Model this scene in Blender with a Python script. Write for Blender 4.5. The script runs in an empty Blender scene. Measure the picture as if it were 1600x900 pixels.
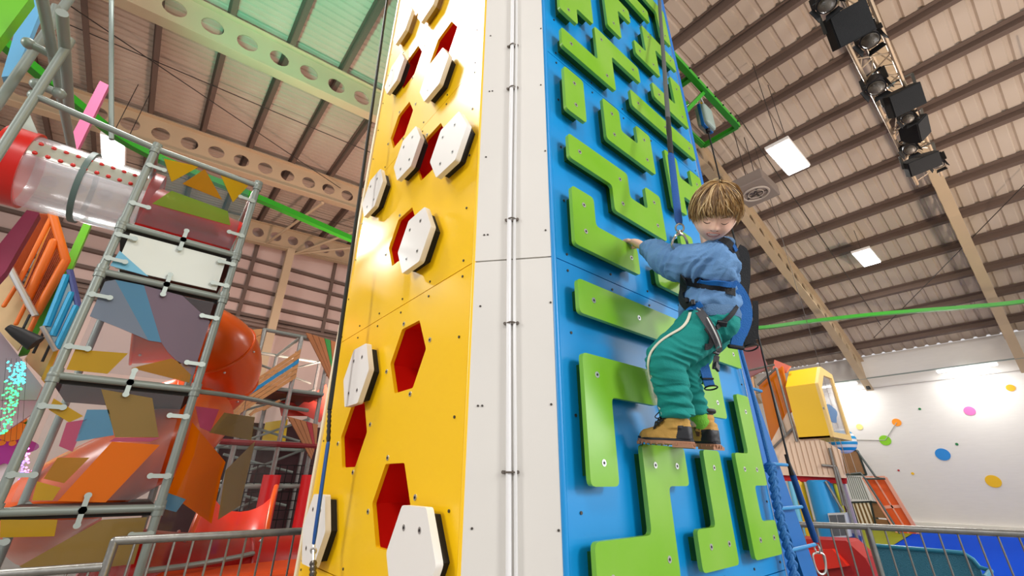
import bpy, bmesh, math, random
from mathutils import Vector, Matrix, noise
from mathutils.bvhtree import BVHTree
from mathutils.geometry import tessellate_polygon
random.seed(7)
SC = bpy.context.scene
COL = SC.collection
PI = math.pi
V = Vector

# ------------------------------------------------------------------ camera
FPX, PITCH, ROLL, YAW = 665.96, math.radians(24.3047), math.radians(.27985), math.radians(49.887)
CAM = V((0, 0, 1.4))
CF = V((math.cos(YAW)*math.cos(PITCH), math.sin(YAW)*math.cos(PITCH), math.sin(PITCH)))
_r = V((math.sin(YAW), -math.cos(YAW), 0)); _u = _r.cross(CF)
CR = _r*math.cos(ROLL)+_u*math.sin(ROLL); CU = -_r*math.sin(ROLL)+_u*math.cos(ROLL)
cd = bpy.data.cameras.new('camera'); cam = bpy.data.objects.new('camera', cd); COL.objects.link(cam)
cd.sensor_width = 36; cd.lens = FPX/1600*36; cd.clip_start = .02; cd.clip_end = 200
cam.matrix_world = Matrix(((CR.x, CU.x, -CF.x, CAM.x), (CR.y, CU.y, -CF.y, CAM.y), (CR.z, CU.z, -CF.z, CAM.z), (0, 0, 0, 1)))
SC.camera = cam

# ------------------------------------------------------------------ world, lamps, exposure
SC.view_settings.view_transform = 'Standard'
SC.view_settings.look = 'None'
SC.view_settings.exposure = 0.04
SC.view_settings.gamma = 1.0
SC.view_settings.use_curve_mapping = False
W = bpy.data.worlds.new('world'); SC.world = W; W.use_nodes = True
W.node_tree.nodes['Background'].inputs[0].default_value = (.95, .93, .95, 1)
W.node_tree.nodes['Background'].inputs[1].default_value = .74
def area(name, loc, target, size, power, color=(1, 1, 1), sy=None, spread=None):
    l = bpy.data.lights.new(name, 'AREA'); l.energy = power; l.color = color; l.size = size
    if sy: l.shape = 'RECTANGLE'; l.size_y = sy
    if spread: l.spread = math.radians(spread)
    o = bpy.data.objects.new(name, l); COL.objects.link(o); o.location = loc
    o.rotation_euler = (V(target)-V(loc)).to_track_quat('-Z', 'Y').to_euler()
    return o
# high-bay fittings of the hall (those above and behind the photographer are out of frame)
area('hall_lamp', (3.0, -9, 5.6), (1.8, 1.0, 2.3), 2.2, 540, (1, .98, .95))
area('hall_lamp', (-9, 3.4, 5.6), (.9, 2.0, 2.5), 2.2, 430, (1, .98, .95))
area('low_fill_light', (6.4, -4.2, 3.0), (1.7, 1.0, 1.9), 4.0, 150, (.97, .98, 1), 2.0)  # large low area light, added for pale reflections on the blue face and fill
area('hall_lamp', (-1.3, 4.5, 8.7), (.9, 1.8, 2.5), 1.1, 270, (1, .97, .94), 1.6)
area('hall_lamp', (-3.5, -4.5, 8.6), (1.0, 1.2, 2.5), 1.6, 200, (1, .97, .95))
area('hall_lamp', (14, -6, 8.0), (16, 2, 0), 1.6, 110, (1, .93, .85))
area('hall_lamp', (-2.02, 11.35, 7.93), (-2.0, 11.3, 0), .34, 300, (1, .93, .88))
area('hall_lamp', (9.55, 1.75, 7.96), (9.55, 1.75, 0), 1.2, 260, (1, .97, .92), .5)
area('hall_lamp', (16.2, 1.85, 7.81), (16.2, 1.85, 0), 1.2, 200, (1, .97, .92), .5)
# coloured spots: teal stage up-light; pink and warm ones added to tint the roof
def spot(name, loc, target, power, color, ang, blend=.8, rad=.3):
    l = bpy.data.lights.new(name, 'SPOT'); l.energy = power; l.color = color; l.spot_size = math.radians(ang); l.spot_blend = blend; l.shadow_soft_size = rad
    o = bpy.data.objects.new(name, l); COL.objects.link(o); o.location = loc
    o.rotation_euler = (V(target)-V(loc)).to_track_quat('-Z', 'Y').to_euler(); return o
spot('teal_up_light', (-.6, 4.6, 5.6), (.3, 7.0, 10), 950, (.10, 1, .62), 58)
spot('pink_roof_fill', (3.2, 7.5, 2.5), (2.6, 13.0, 9.6), 1300, (1, .62, .50), 110)
spot('warm_roof_fill', (9.0, -3.5, 2.0), (11.5, 1.5, 10), 1500, (1, .80, .64), 120)
spot('warm_roof_fill', (14.5, -4.0, 1.5), (18, 0, 7), 220, (1, .85, .68), 110)
spot('red_play_light', (.2, 6.6, 3.4), (.4, 5.5, .5), 160, (1, .25, .12), 120)

# ------------------------------------------------------------------ materials
def lin(h):
    h = h.lstrip('#'); c = [int(h[i:i+2], 16)/255 for i in (0, 2, 4)]
    return tuple(((x/12.92) if x <= .04045 else ((x+.055)/1.055)**2.4) for x in c)+(1,)
MC = {}
def mat(name, col='#808080', rough=.5, metal=0, coat=0, bump=0, bscale=40, vary=0, vscale=6, col2=None, emit=0, spec=.5, sub=0, stretch=None):
    if name in MC: return MC[name]
    m = bpy.data.materials.new(name); m.use_nodes = True; MC[name] = m
    nt = m.node_tree; b = nt.nodes['Principled BSDF']; N = nt.nodes.new; Lk = nt.links.new
    c = lin(col); b.inputs['Base Color'].default_value = c
    b.inputs['Roughness'].default_value = rough; b.inputs['Metallic'].default_value = metal
    b.inputs['Coat Weight'].default_value = coat; b.inputs['Coat Roughness'].default_value = .28
    b.inputs['Specular IOR Level'].default_value = spec
    if sub: b.inputs['Subsurface Weight'].default_value = sub; b.inputs['Subsurface Radius'].default_value = (.02, .008, .005); b.inputs['Subsurface Scale'].default_value = .5
    if emit: b.inputs['Emission Color'].default_value = c; b.inputs['Emission Strength'].default_value = emit
    tc = None
    if bump or vary:
        tc = N('ShaderNodeTexCoord'); mp = N('ShaderNodeMapping'); Lk(tc.outputs['Object'], mp.inputs[0])
        if stretch: mp.inputs['Scale'].default_value = stretch
    if vary:
        n = N('ShaderNodeTexNoise'); n.inputs['Scale'].default_value = vscale; n.inputs['Detail'].default_value = 5; Lk(mp.outputs[0], n.inputs[0])
        r = N('ShaderNodeValToRGB'); r.color_ramp.elements[0].position = .35; r.color_ramp.elements[1].position = .7
        c2 = lin(col2) if col2 else tuple(x*(1-vary) for x in c[:3])+(1,)
        r.color_ramp.elements[0].color = c; r.color_ramp.elements[1].color = tuple(c[i]*(1-vary)+c2[i]*vary for i in range(3))+(1,) if col2 else c2
        Lk(n.outputs[0], r.inputs[0]); Lk(r.outputs[0], b.inputs['Base Color'])
    if bump:
        n2 = N('ShaderNodeTexNoise'); n2.inputs['Scale'].default_value = bscale; n2.inputs['Detail'].default_value = 4; Lk(mp.outputs[0], n2.inputs[0])
        bp = N('ShaderNodeBump'); bp.inputs['Strength'].default_value = bump; bp.inputs['Distance'].default_value = .01
        Lk(n2.outputs[0], bp.inputs['Height']); Lk(bp.outputs[0], b.inputs['Normal'])
    return m
def film(name, col, opac=.6, gloss=.08, rough=.08):
    """thin printed or clear plastic sheet"""
    if name in MC: return MC[name]
    m = bpy.data.materials.new(name); m.use_nodes = True; MC[name] = m
    nt = m.node_tree; nt.nodes.clear(); N = nt.nodes.new; Lk = nt.links.new
    o = N('ShaderNodeOutputMaterial'); t = N('ShaderNodeBsdfTransparent'); d = N('ShaderNodeBsdfDiffuse'); tl = N('ShaderNodeBsdfTranslucent'); g = N('ShaderNodeBsdfGlossy')
    c = lin(col); t.inputs[0].default_value = tuple((.8+.2*x) if opac < .4 else (.35+.65*x) for x in c[:3])+(1,); d.inputs[0].default_value = c; tl.inputs[0].default_value = c
    g.inputs['Roughness'].default_value = rough
    m0 = N('ShaderNodeMixShader'); m0.inputs[0].default_value = .45; Lk(d.outputs[0], m0.inputs[1]); Lk(tl.outputs[0], m0.inputs[2])
    m1 = N('ShaderNodeMixShader'); m1.inputs[0].default_value = opac; Lk(t.outputs[0], m1.inputs[1]); Lk(m0.outputs[0], m1.inputs[2])
    lw = N('ShaderNodeLayerWeight'); lw.inputs[0].default_value = .25
    mu = N('ShaderNodeMath'); mu.operation = 'MULTIPLY_ADD'; Lk(lw.outputs['Fresnel'], mu.inputs[0]); mu.inputs[1].default_value = .22; mu.inputs[2].default_value = gloss
    m2 = N('ShaderNodeMixShader'); Lk(mu.outputs[0], m2.inputs[0]); Lk(m1.outputs[0], m2.inputs[1]); Lk(g.outputs[0], m2.inputs[2])
    Lk(m2.outputs[0], o.inputs[0]); return m

YEL = mat('yellow_board', '#FFCC00', .34, coat=.5, bump=.03, bscale=3, spec=.5)
YED = mat('yellow_edge', '#F0C83C', .4)
BLU = mat('blue_board', '#0090D8', .38, coat=.25, bump=.03, bscale=3)
GRN = mat('green_board', '#76B80C', .32, coat=.35, bump=.04, bscale=5, vary=.25, vscale=3, col2='#B4D278')
GRD = mat('dark_green_spacer', '#0C5A14', .6)
WHB = mat('white_board', '#EFECE6', .42, coat=.1, bump=.02, bscale=8)
WHP = mat('white_panel', '#E4E1DA', .5, vary=.04, vscale=2)
WDE = mat('pale_board_edge', '#E4D2B0', .6)
BLK = mat('black_rubber', '#0B0B0C', .6)
RED = mat('red_recess', '#D41404', .35, coat=.3)
STL = mat('steel_bolt', '#D8D8D6', .35, metal=.9)
STD = mat('dark_socket', '#18181A', .5)
GAL = mat('galvanised_tube', '#A9AEAA', .42, metal=.75, vary=.25, vscale=12)
GAP = mat('painted_grey_tube', '#8C9690', .42, metal=.25)
GLV = mat('galvanised_rail', '#9A9A96', .38, metal=.8, bump=.1, bscale=60, vary=.2, vscale=20)
ROOF = mat('roof_sheet', '#CFBFAE', .6, vary=.08, vscale=.4)
PURL = mat('brown_purlin', '#6C5A50', .6)
RAFT = mat('cream_steel', '#CDB593', .6, vary=.08, vscale=1)
GRNS = mat('green_steel', '#2E9A1C', .4)
BLUS = mat('blue_steel', '#0A66B0', .5)

# ------------------------------------------------------------------ mesh builder
class MB:
    def __init__(s): s.v = []; s.f = []; s.m = []
    def add(s, vs, fs, mi=0):
        o = len(s.v); s.v += [V(p) for p in vs]; s.f += [tuple(i+o for i in f) for f in fs]; s.m += [mi]*len(fs)
    def box(s, c, sz, R=None, mi=0):
        c = V(c); h = V(sz)/2; R = R or Matrix.Identity(3)
        vs = [c+R@V((x*h.x, y*h.y, z*h.z)) for x in (-1, 1) for y in (-1, 1) for z in (-1, 1)]
        s.add(vs, [(0, 1, 3, 2), (4, 6, 7, 5), (0, 4, 5, 1), (2, 3, 7, 6), (0, 2, 6, 4), (1, 5, 7, 3)], mi); return s
    def beam(s, a, b, w, h, up=(0, 0, 1), mi=0):
        a = V(a); b = V(b); d = (b-a).normalized(); r = d.cross(V(up)).normalized(); u = r.cross(d)
        vs = [p+r*x*w/2+u*y*h/2 for p in (a, b) for x, y in ((-1, -1), (1, -1), (1, 1), (-1, 1))]
        s.add(vs, [(3, 2, 1, 0), (4, 5, 6, 7), (0, 1, 5, 4), (1, 2, 6, 5), (2, 3, 7, 6), (3, 0, 4, 7)], mi); return s
    def loft(s, rings, cap=True, closed=True, mi=0):
        n = len(rings[0]); vs = [p for r in rings for p in r]; fs = []
        for i in range(len(rings)-1):
            for j in range(n if closed else n-1):
                k = (j+1) % n; fs.append((i*n+j, i*n+k, (i+1)*n+k, (i+1)*n+j))
        if cap: fs.append(tuple(range(n-1, -1, -1))); fs.append(tuple((len(rings)-1)*n+j for j in range(n)))
        s.add(vs, fs, mi); return s
    def tube(s, path, r, n=10, cap=True, mi=0, round_end=False, flat=1.0, up=None):
        P = [V(p) for p in path]; rs = list(r) if isinstance(r, (list, tuple)) else [r]*len(P)
        if round_end:
            a = (P[0]-P[1]).normalized(); b = (P[-1]-P[-2]).normalized(); A = []; B = []; ra = []; rb = []
            for t in (15, 40, 65): 
                A.insert(0, P[0]+a*rs[0]*math.sin(math.radians(t))); ra.insert(0, rs[0]*math.cos(math.radians(t)))
                B.append(P[-1]+b*rs[-1]*math.sin(math.radians(t))); rb.append(rs[-1]*math.cos(math.radians(t)))
            A.insert(0, P[0]+a*rs[0]*.99); ra.insert(0, rs[0]*.15); B.append(P[-1]+b*rs[-1]*.99); rb.append(rs[-1]*.15)
            P = A+P+B; rs = ra+rs+rb
        rings = []; pu = None
        for i, p in enumerate(P):
            t = (P[min(i+1, len(P)-1)]-P[max(i-1, 0)]).normalized()
            if pu is None:
                u0 = V(up) if up is not None else (V((0, 0, 1)) if abs(t.z) < .9 else V((1, 0, 0)))
            else: u0 = pu
            u = (u0-t*u0.dot(t)).normalized(); pu = u; w = t.cross(u)
            rings.append([p+(u*math.cos(2*PI*j/n)*flat+w*math.sin(2*PI*j/n))*rs[i] for j in range(n)])
        return s.loft(rings, cap, mi=mi)
    def ball(s, c, r, n=12, m=8, sc=(1, 1, 1), mi=0):
        c = V(c); rings = []
        for i in range(m+1):
            a = -PI/2+PI*i/m; a = max(min(a, PI/2-.02), -PI/2+.02)
            rings.append([c+V((math.cos(a)*math.cos(2*PI*j/n)*sc[0], math.cos(a)*math.sin(2*PI*j/n)*sc[1], math.sin(a)*sc[2]))*r for j in range(n)])
        return s.loft(rings, True, mi=mi)
    def disc(s, c, nrm, r, th, n=20, mi=0, hole=None):
        c = V(c); nrm = V(nrm).normalized()
        return s.tube([c-nrm*th/2, c+nrm*th/2], r, n, mi=mi)
    def ring(s, c, nrm, R, r, n=24, m=8, mi=0, sx=1.0, up=None):
        c = V(c); nrm = V(nrm).normalized(); a = V(up) if up else (V((0, 0, 1)) if abs(nrm.z) < .9 else V((1, 0, 0)))
        u = (a-nrm*a.dot(nrm)).normalized(); w = nrm.cross(u); vs = []; fs = []
        for i in range(n):
            A = 2*PI*i/n; d = u*math.cos(A)*sx+w*math.sin(A); dn = d.normalized()
            for j in range(m):
                B = 2*PI*j/m; vs.append(c+d*R+(dn*math.cos(B)+nrm*math.sin(B))*r)
        for i in range(n):
            for j in range(m): fs.append((i*m+j, ((i+1) % n)*m+j, ((i+1) % n)*m+(j+1) % m, i*m+(j+1) % m))
        s.add(vs, fs, mi); return s
    def prism(s, poly, vec, mi=0, holes=(), mi_side=None):
        """planar polygon (3D points) with holes, extruded by vec"""
        loops = [[V(p) for p in poly]]+[[V(p) for p in h] for h in holes]; vec = V(vec)
        tri = tessellate_polygon(loops); flat = [p for l in loops for p in l]; n = len(flat)
        nn = V((0, 0, 0))
        L = loops[0]
        for i in range(len(L)): nn += (L[i]-L[0]).cross(L[(i+1) % len(L)]-L[0])
        flip = nn.dot(vec) > 0
        fs = []
        for t in tri:
            a, b, c = t; tn = (flat[b]-flat[a]).cross(flat[c]-flat[a])
            if tn.dot(vec) > 0: a, b, c = c, b, a
            fs.append((a, b, c)); fs.append((c+n, b+n, a+n))
        s.add(flat+[p+vec for p in flat], fs, mi)
        o = 0
        for li, l in enumerate(loops):
            k = len(l); la = V((0, 0, 0))
            for i in range(k): la += (l[i]-l[0]).cross(l[(i+1) % k]-l[0])
            ccw = la.dot(vec) > 0
            if li: ccw = not ccw
            vs = l+[p+vec for p in l]; fs = []
            for i in range(k):
                j = (i+1) % k; q = (i, j, j+k, i+k); fs.append(q if ccw else q[::-1])
            s.add(vs, fs, mi if mi_side is None else mi_side); o += k
        return s
    def ribbon(s, path, w, th, nrm=None, mi=0):
        """flat strap along a path; nrm = outward normal (one vector or one per point)"""
        P = [V(p) for p in path]; rings = []
        for i, p in enumerate(P):
            t = (P[min(i+1, len(P)-1)]-P[max(i-1, 0)]).normalized()
            nv = V(nrm[i]) if isinstance(nrm, list) else V(nrm)
            sd = t.cross(nv).normalized(); nv = sd.cross(t).normalized(); ww = w[i] if isinstance(w, list) else w
            rings.append([p-sd*ww/2-nv*th/2, p+sd*ww/2-nv*th/2, p+sd*ww/2+nv*th/2, p-sd*ww/2+nv*th/2])
        return s.loft(rings, True, mi=mi)
    def build(s, name, mats, parent=None, smooth=False, bevel=0, seg=2, auto=None):
        if not isinstance(mats, (list, tuple)): mats = [mats]
        off = WL.get(parent.name, V((0, 0, 0))) if parent else V((0, 0, 0))
        me = bpy.data.meshes.new(name); me.from_pydata([p-off for p in s.v], [], s.f)
        for m in mats: me.materials.append(m)
        if any(s.m): me.polygons.foreach_set('material_index', s.m)
        me.update(); o = bpy.data.objects.new(name, me); COL.objects.link(o)
        bm = bmesh.new(); bm.from_mesh(me); bmesh.ops.recalc_face_normals(bm, faces=bm.faces[:])
        if smooth:
            for f in bm.faces: f.smooth = True
            for e in bm.edges:
                if len(e.link_faces) == 2 and e.calc_face_angle(0) > (auto or .7): e.smooth = False
        bm.to_mesh(me); bm.free()
        if bevel:
            b = o.modifiers.new('bevel', 'BEVEL'); b.width = bevel; b.segments = seg; b.limit_method = 'ANGLE'; b.angle_limit = .6; b.harden_normals = False
        if parent: o.parent = parent; WL[o.name] = off
        else: WL[o.name] = V((0, 0, 0))
        return o
WL = {}
def thing(name, label, cat, loc=(0, 0, 0), group=None):
    o = bpy.data.objects.new(name, None); COL.objects.link(o); o.location = loc; o.empty_display_size = .1
    WL[o.name] = V(loc); o['label'] = label; o['category'] = cat
    if group: o['group'] = group
    return o
def tag(o, label, cat, group=None, kind=None):
    """single-mesh top-level thing: move its origin to its base"""
    me = o.data; xs = [v.co for v in me.vertices]
    c = V((sum(p.x for p in xs)/len(xs), sum(p.y for p in xs)/len(xs), min(p.z for p in xs)))
    me.transform(Matrix.Translation(-c)); o.location = c
    o['label'] = label; o['category'] = cat
    if group: o['group'] = group
    if kind: o['kind'] = kind
    return o
def struct(o): o['kind'] = 'structure'; return o
def lab(o, l): o['label'] = l; return o
def shift(root, dv, label=None, group=None):
    """copy of a thing with copies of its parts and sub-parts, moved by dv"""
    r = root.copy(); COL.objects.link(r); r.location = root.location+V(dv)
    if label: r['label'] = label
    if group: r['group'] = group
    for ch in list(root.children):
        c = ch.copy(); COL.objects.link(c); c.parent = r
        for g in list(ch.children):
            d = g.copy(); COL.objects.link(d); d.parent = c
    return r
def ray(px, py): return (CF*FPX+CR*(px-800)+CU*(450-py))
def H(px, py, ax, val):                       # photo sight line cut with a world plane
    d = ray(px, py); return CAM+d*((val-CAM[ax])/d[ax])
def Un(px, py, d): return CAM+ray(px, py)*(d/FPX)
def cr(pts, n=6):                             # Catmull-Rom through points
    P = [V(p) for p in pts]; P = [P[0]*2-P[1]]+P+[P[-1]*2-P[-2]]; out = []
    for i in range(1, len(P)-2):
        for k in range(n):
            t = k/n; a, b, c, d = P[i-1:i+3]
            out.append(.5*((2*b)+(c-a)*t+(2*a-5*b+4*c-d)*t*t+(3*b-a-3*c+d)*t**3))
    out.append(P[-2]); return out
def rounded(poly, r, n=3):
    """round the corners of a 2D polygon"""
    out = []; k = len(poly)
    for i in range(k):
        p0 = V(poly[i-1]); p1 = V(poly[i]); p2 = V(poly[(i+1) % k])
        a = (p0-p1); b = (p2-p1); rr = min(r, a.length*.45, b.length*.45); a = a.normalized()*rr; b = b.normalized()*rr
        for j in range(n+1):
            t = j/n; out.append((p1+a)*(1-t)**2+p1*2*t*(1-t)+(p1+b)*t*t)
    return out
# ------------------------------------------------------------------ the setting
PROF = [(-14, 8.8), (-6, 9.55), (-1.4, 9.95), (2.56, 10.27), (8, 10.65), (10.6, 10.5), (13.2, 9.6), (15.2, 8.75), (16.5, 8.35), (17.7, 7.9), (18.95, 7.4), (20.1, 6.9), (21.3, 6.27), (22.06, 5.9)]
def T(x):
    for (a, za), (b, zb) in zip(PROF, PROF[1:]):
        if x <= b: return za+(zb-za)*(x-a)/(b-a)
    return PROF[-1][1]
b = MB(); b.box((5, 3.5, -.05), (40, 31, .1)); struct(b.build('floor', mat('hall_floor', '#8E8A86', .6, vary=.1)))
# corrugated roof sheets: trapezoid ribs running down the slope
b = MB(); xs = [-14, -6, -1.4, 2.56, 8, 10.6, 13.2, 15.2, 16.5, 17.7, 18.95, 20.1, 21.3, 22.2]
def corr(y0, y1, pitch, dep):
    y = y0; ys = []
    while y < y1: ys += [(y, 0), (y+pitch*.62, 0), (y+pitch*.72, dep), (y+pitch*.9, dep)]; y += pitch
    ys.append((y, 0)); return ys
ys = corr(-12, 5.7, .33, .05)[:-1]+corr(5.7, 16.8, .17, .035)
rings = [[V((x, y, T(x)+.24+dz)) for y, dz in ys] for x in xs]
n = len(ys); b.loft(rings, cap=False, closed=False)
r2 = [[V((x, y, T(x)+.34)) for y in (-12, 17)] for x in xs]; b.loft(r2, cap=False, closed=False)
struct(b.build('ceiling', ROOF))
# right wall: white masonry, upper band slightly set back, floor kerb
WR = mat('wall_paint', '#E2DED8', .7, bump=.15, bscale=1.2, stretch=(1, 1, 6), vary=.03, vscale=3)
b = MB(); b.box((22.26, 2.5, 2.95), (.4, 29, 6.3)); b.box((22.03, 2.5, 5.4), (.06, 29, 1.15)); struct(b.build('wall_right', WR))
b = MB(); b.box((22.0, 2.5, .06), (.12, 29, .14)); struct(b.build('baseboard_right', mat('kerb_white', '#E9E6DC', .6)))
# back wall: pink-lit cladding in horizontal liner sheets with girts
b = MB(); b.box((4, 17.2, 5.2), (36.4, .1, 10.9)); struct(b.build('wall_back', mat('liner_sheet', '#D9BFB4', .6, vary=.06, vscale=1)))
b = MB()
for z in (8.9, 8.35, 7.75, 7.2, 6.75, 6.3): b.box((4, 17.06, z), (36, .14, .1))
for x in (-3.4, -.2, 1.7, 4.6, 7.8): b.box((x, 17.02, 7.9), (.12, .08, 3.8))
struct(b.build('trim_1', PURL))
b = MB()
for z in (6.55, 6.42): b.tube([(-13, 16.9, z), (21, 16.9, z)], .07, 8)
struct(b.build('trim_2', mat('grey_brown_pipe', '#7D6A60', .5)))
# green liner frames: castellated rafters
def rafter(y, x0, x1, hx, label, solid=False):
    o = thing('roof_rafter', label, 'roof beam', (x0, y, T(x0)-.8)); w = MB()
    px = [x0]+[p[0] for p in PROF if x0 < p[0] < x1]+[x1]
    dp = lambda x: .85+max(0, (x-19.5))*.12
    poly = [V((x, y-.012, T(x)-.03)) for x in px]+[V((x, y-.012, T(x)-dp(x))) for x in reversed(px)]
    holes = []
    x = hx
    while x < x1-.5:
        if x > x0+.3: holes.append([V((x+.19*math.cos(a*PI/8), y-.012, T(x)-.42+.19*math.sin(a*PI/8))) for a in range(16)])
        x += .6
    w.prism(poly, (0, .024, 0), holes=[] if solid else holes); w.build('web', RAFT, o)
    for nm, dz in (('top_flange', -.02), ('bottom_flange', None)):
        f = MB(); rg = [[V((x, y+sy*.12, (T(x)+dz if dz is not None else T(x)-dp(x))+sz*.015)) for sy, sz in ((-1, -1), (1, -1), (1, 1), (-1, 1))] for x in px]
        f.loft(rg); f.build(nm, RAFT, o)
    return o
rafter(-.3, -2, 22.05, .2, 'cream roof beam at the right edge, behind the black speakers')
rafter(3.9, -2, 22.05, .2, 'cream roof beam sloping down to the right wall behind the boy')
rafter(8.1, -13.5, 22.05, -1.56-.6*18, 'green-lit roof beam with round holes nearest the top left corner')
rafter(12.3, -13.5, 22.05, -2.13-.6*17, 'roof beam with round holes, second one back on the left side')
r = rafter(16.5, -13.5, 22.05, 1.54-.6*23, 'farthest roof beam with dark round holes, standing on a cream column')
c = MB(); c.box((2.75, 16.5, 4.75), (.26, .26, 9.45)); tag(c.build('steel_column', RAFT), 'cream steel column under the farthest roof beam', 'column')
for a, bb, nm in (((2.6, 12.3, 9.3), (1.9, 16.4, 9.4), 0), ((4.6, 12.3, 9.5), (2.9, 16.4, 9.3), 0), ((2.9, 16.4, 9.3), (6.6, 12.4, 9.6), 0)):
    q = MB(); q.tube([a, bb], .045, 8); tag(q.build('roof_brace', RAFT), 'thin cream diagonal brace between the two farthest roof beams', 'brace', 'diagonal braces at the far end of the roof')
# purlins
k = 0
for x in [-12.0, -10.8, -9.6, -8.4, -7.2, -6.0, -4.9, -3.9, -3.01, -1.88, -.77, .35, 1.48, 2.62, 3.75, 4.9, 6.0, 7.2, 8.3, 9.45, 10.6, 11.8, 12.85, 13.95, 15.2, 16.5, 17.7, 18.95, 20.1, 21.3]:
    q = MB(); z = T(x)
    R = Matrix.Rotation(-math.atan2(T(x+.1)-T(x-.1), .2), 3, 'Y')
    q.box((x, 2.3, z+.11), (.035, 29, .22), R); q.box((x+.035, 2.3, z+.01), (.10, 29, .02), R); q.box((x-.035, 2.3, z+.215), (.10, 29, .02), R)
    tag(q.build('roof_purlin', PURL), 'brown Z-section steel purlin running under the corrugated roof', 'purlin', 'purlins under the corrugated roof')
# sag rods and bracing cables
CBL = mat('dark_cable', '#3A3430', .6)
for i, (a, bb) in enumerate((((-3.5, 10.2, 9.8), (5, 10.2, 10.3)), ((-5, 14.4, 9.4), (6, 14.4, 10.2)), ((-5, 8.2, 9.2), (3, 12.2, 10.0)), ((10, 2.6, 10.3), (20, 2.6, 6.7)), ((12, -2.4, 9.6), (20, -2.4, 6.8)), ((13, -4, 9.2), (20.5, 3, 6.4)))):
    q = MB(); q.tube([a, bb], .012, 6); tag(q.build('tie_rod', CBL), 'thin dark steel tie rod stretched under the roof', 'tie rod', 'tie rods under the roof')

# ------------------------------------------------------------------ hall luminaires
LED = mat('led_panel', '#FFFFFF', .3, emit=9)
def lamp_panel(c, sx, sy, sl, label, nm='high_bay_light'):
    o = thing(nm, label, 'ceiling light', c); R = Matrix.Rotation(-sl, 3, 'Y'); c = V(c)
    a = MB(); a.box(c+R@V((0, 0, .05)), (sx+.06, sy+.06, .08), R); a.build('housing', WHB, o, bevel=.01)
    a = MB(); a.box(c+R@V((0, 0, 0)), (sx, sy, .03), R); a.build('diffuser', LED, o)
    for s in (-1, 1):
        p = c+R@V((s*sx*.35, 0, .1)); a = MB(); a.tube([p, (p.x, p.y, T(p.x)+.1)], .008, 6); a.build('hanging_rod', CBL, o)
lamp_panel((9.55, 1.75, 8.0), 1.25, .42, 0, 'largest glowing white light panel hanging right of the boy\'s head')
lamp_panel((16.2, 1.85, 7.85), 1.3, .42, 0, 'smaller glowing white light panel on the right, below the large one')
lamp_panel((-2.02, 11.35, 8.0), .36, 1.0, 0, 'glowing white light panel behind the clear crawl tube on the left')
lamp_panel((-1.97, 6.5, 8.3), .36, 1.0, 0, 'white light panel cut by the top edge above the green beam')
def batten(c, ly, label):
    o = thing('wall_light', label, 'wall light', c); c = V(c)
    a = MB(); a.box(c+V((.05, 0, .05)), (.14, ly+.04, .06)); a.build('housing', WHB, o)
    a = MB(); a.box(c, (.12, ly, .05)); a.build('diffuser', LED, o)
    a = MB(); a.box(c+V((.28, 0, .05)), (.5, .05, .04)); a.build('bracket', GAP, o)
    l = area('wall_lamp', c+V((-.02, 0, -.06)), c+V((.45, 0, -1.5)), .12, 60, (1, 1, .97), ly); return o
batten((21.5, 1.0, 5.02), 1.5, 'long white strip light high on the dotted wall at the right')
batten((21.5, 4.75, 5.0), 1.2, 'strip light peeping out behind the yellow pod')
q = MB(); q.tube([(21.45, 8, 5.12), (21.45, -6, 5.12)], .025, 8); tag(q.build('light_track', GAP), 'thin grey conduit carrying the strip lights along the dotted wall', 'conduit')
# dots painted on the right wall
for px, py, r_, colr, lbl in ((1473, 710, .36, '#1E86D2', 'large blue dot'), (1552, 752, .34, '#F2BE14', 'large yellow dot at the lower right'), (1515, 642, .27, '#EE6FB0', 'pink dot'), (1383, 688, .33, '#84C81E', 'lime green dot'), (1401, 660, .25, '#F59412', 'orange dot beside the lime green one'), (1343, 667, .2, '#F7DC86', 'pale yellow dot next to the yellow pod'), (1579, 606, .2, '#F5A012', 'orange dot near the right edge'), (1437, 639, .075, '#0E7A3C', 'tiny dark green dot, upper one'), (1495, 694, .075, '#0E7A3C', 'tiny dark green dot, lower one'), (1426, 740, .08, '#F2BE14', 'tiny yellow dot'), (1404, 735, .06, '#B4202A', 'tiny dark red dot')):
    c = H(px, py, 0, 22.05); q = MB(); q.disc(c, (1, 0, 0), r_*.55, .012, 32)
    tag(q.build('wall_dot', mat('dot_'+colr[1:], colr, .6)), lbl+' on the white wall', 'wall decal')
for a, bb in (((1383, 688), (1401, 660)), ((1383, 688), (1330, 687))):
    q = MB(); q.tube([H(*a, 0, 22.045), H(*bb, 0, 22.045)], .012, 6); tag(q.build('painted_line', mat('line_grey', '#A8A8A0', .6)), 'thin grey line joining the lime dot to '+('the orange dot' if a[0] == 1383 and bb[0] == 1401 else 'the striped ball'), 'wall decal')
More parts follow.
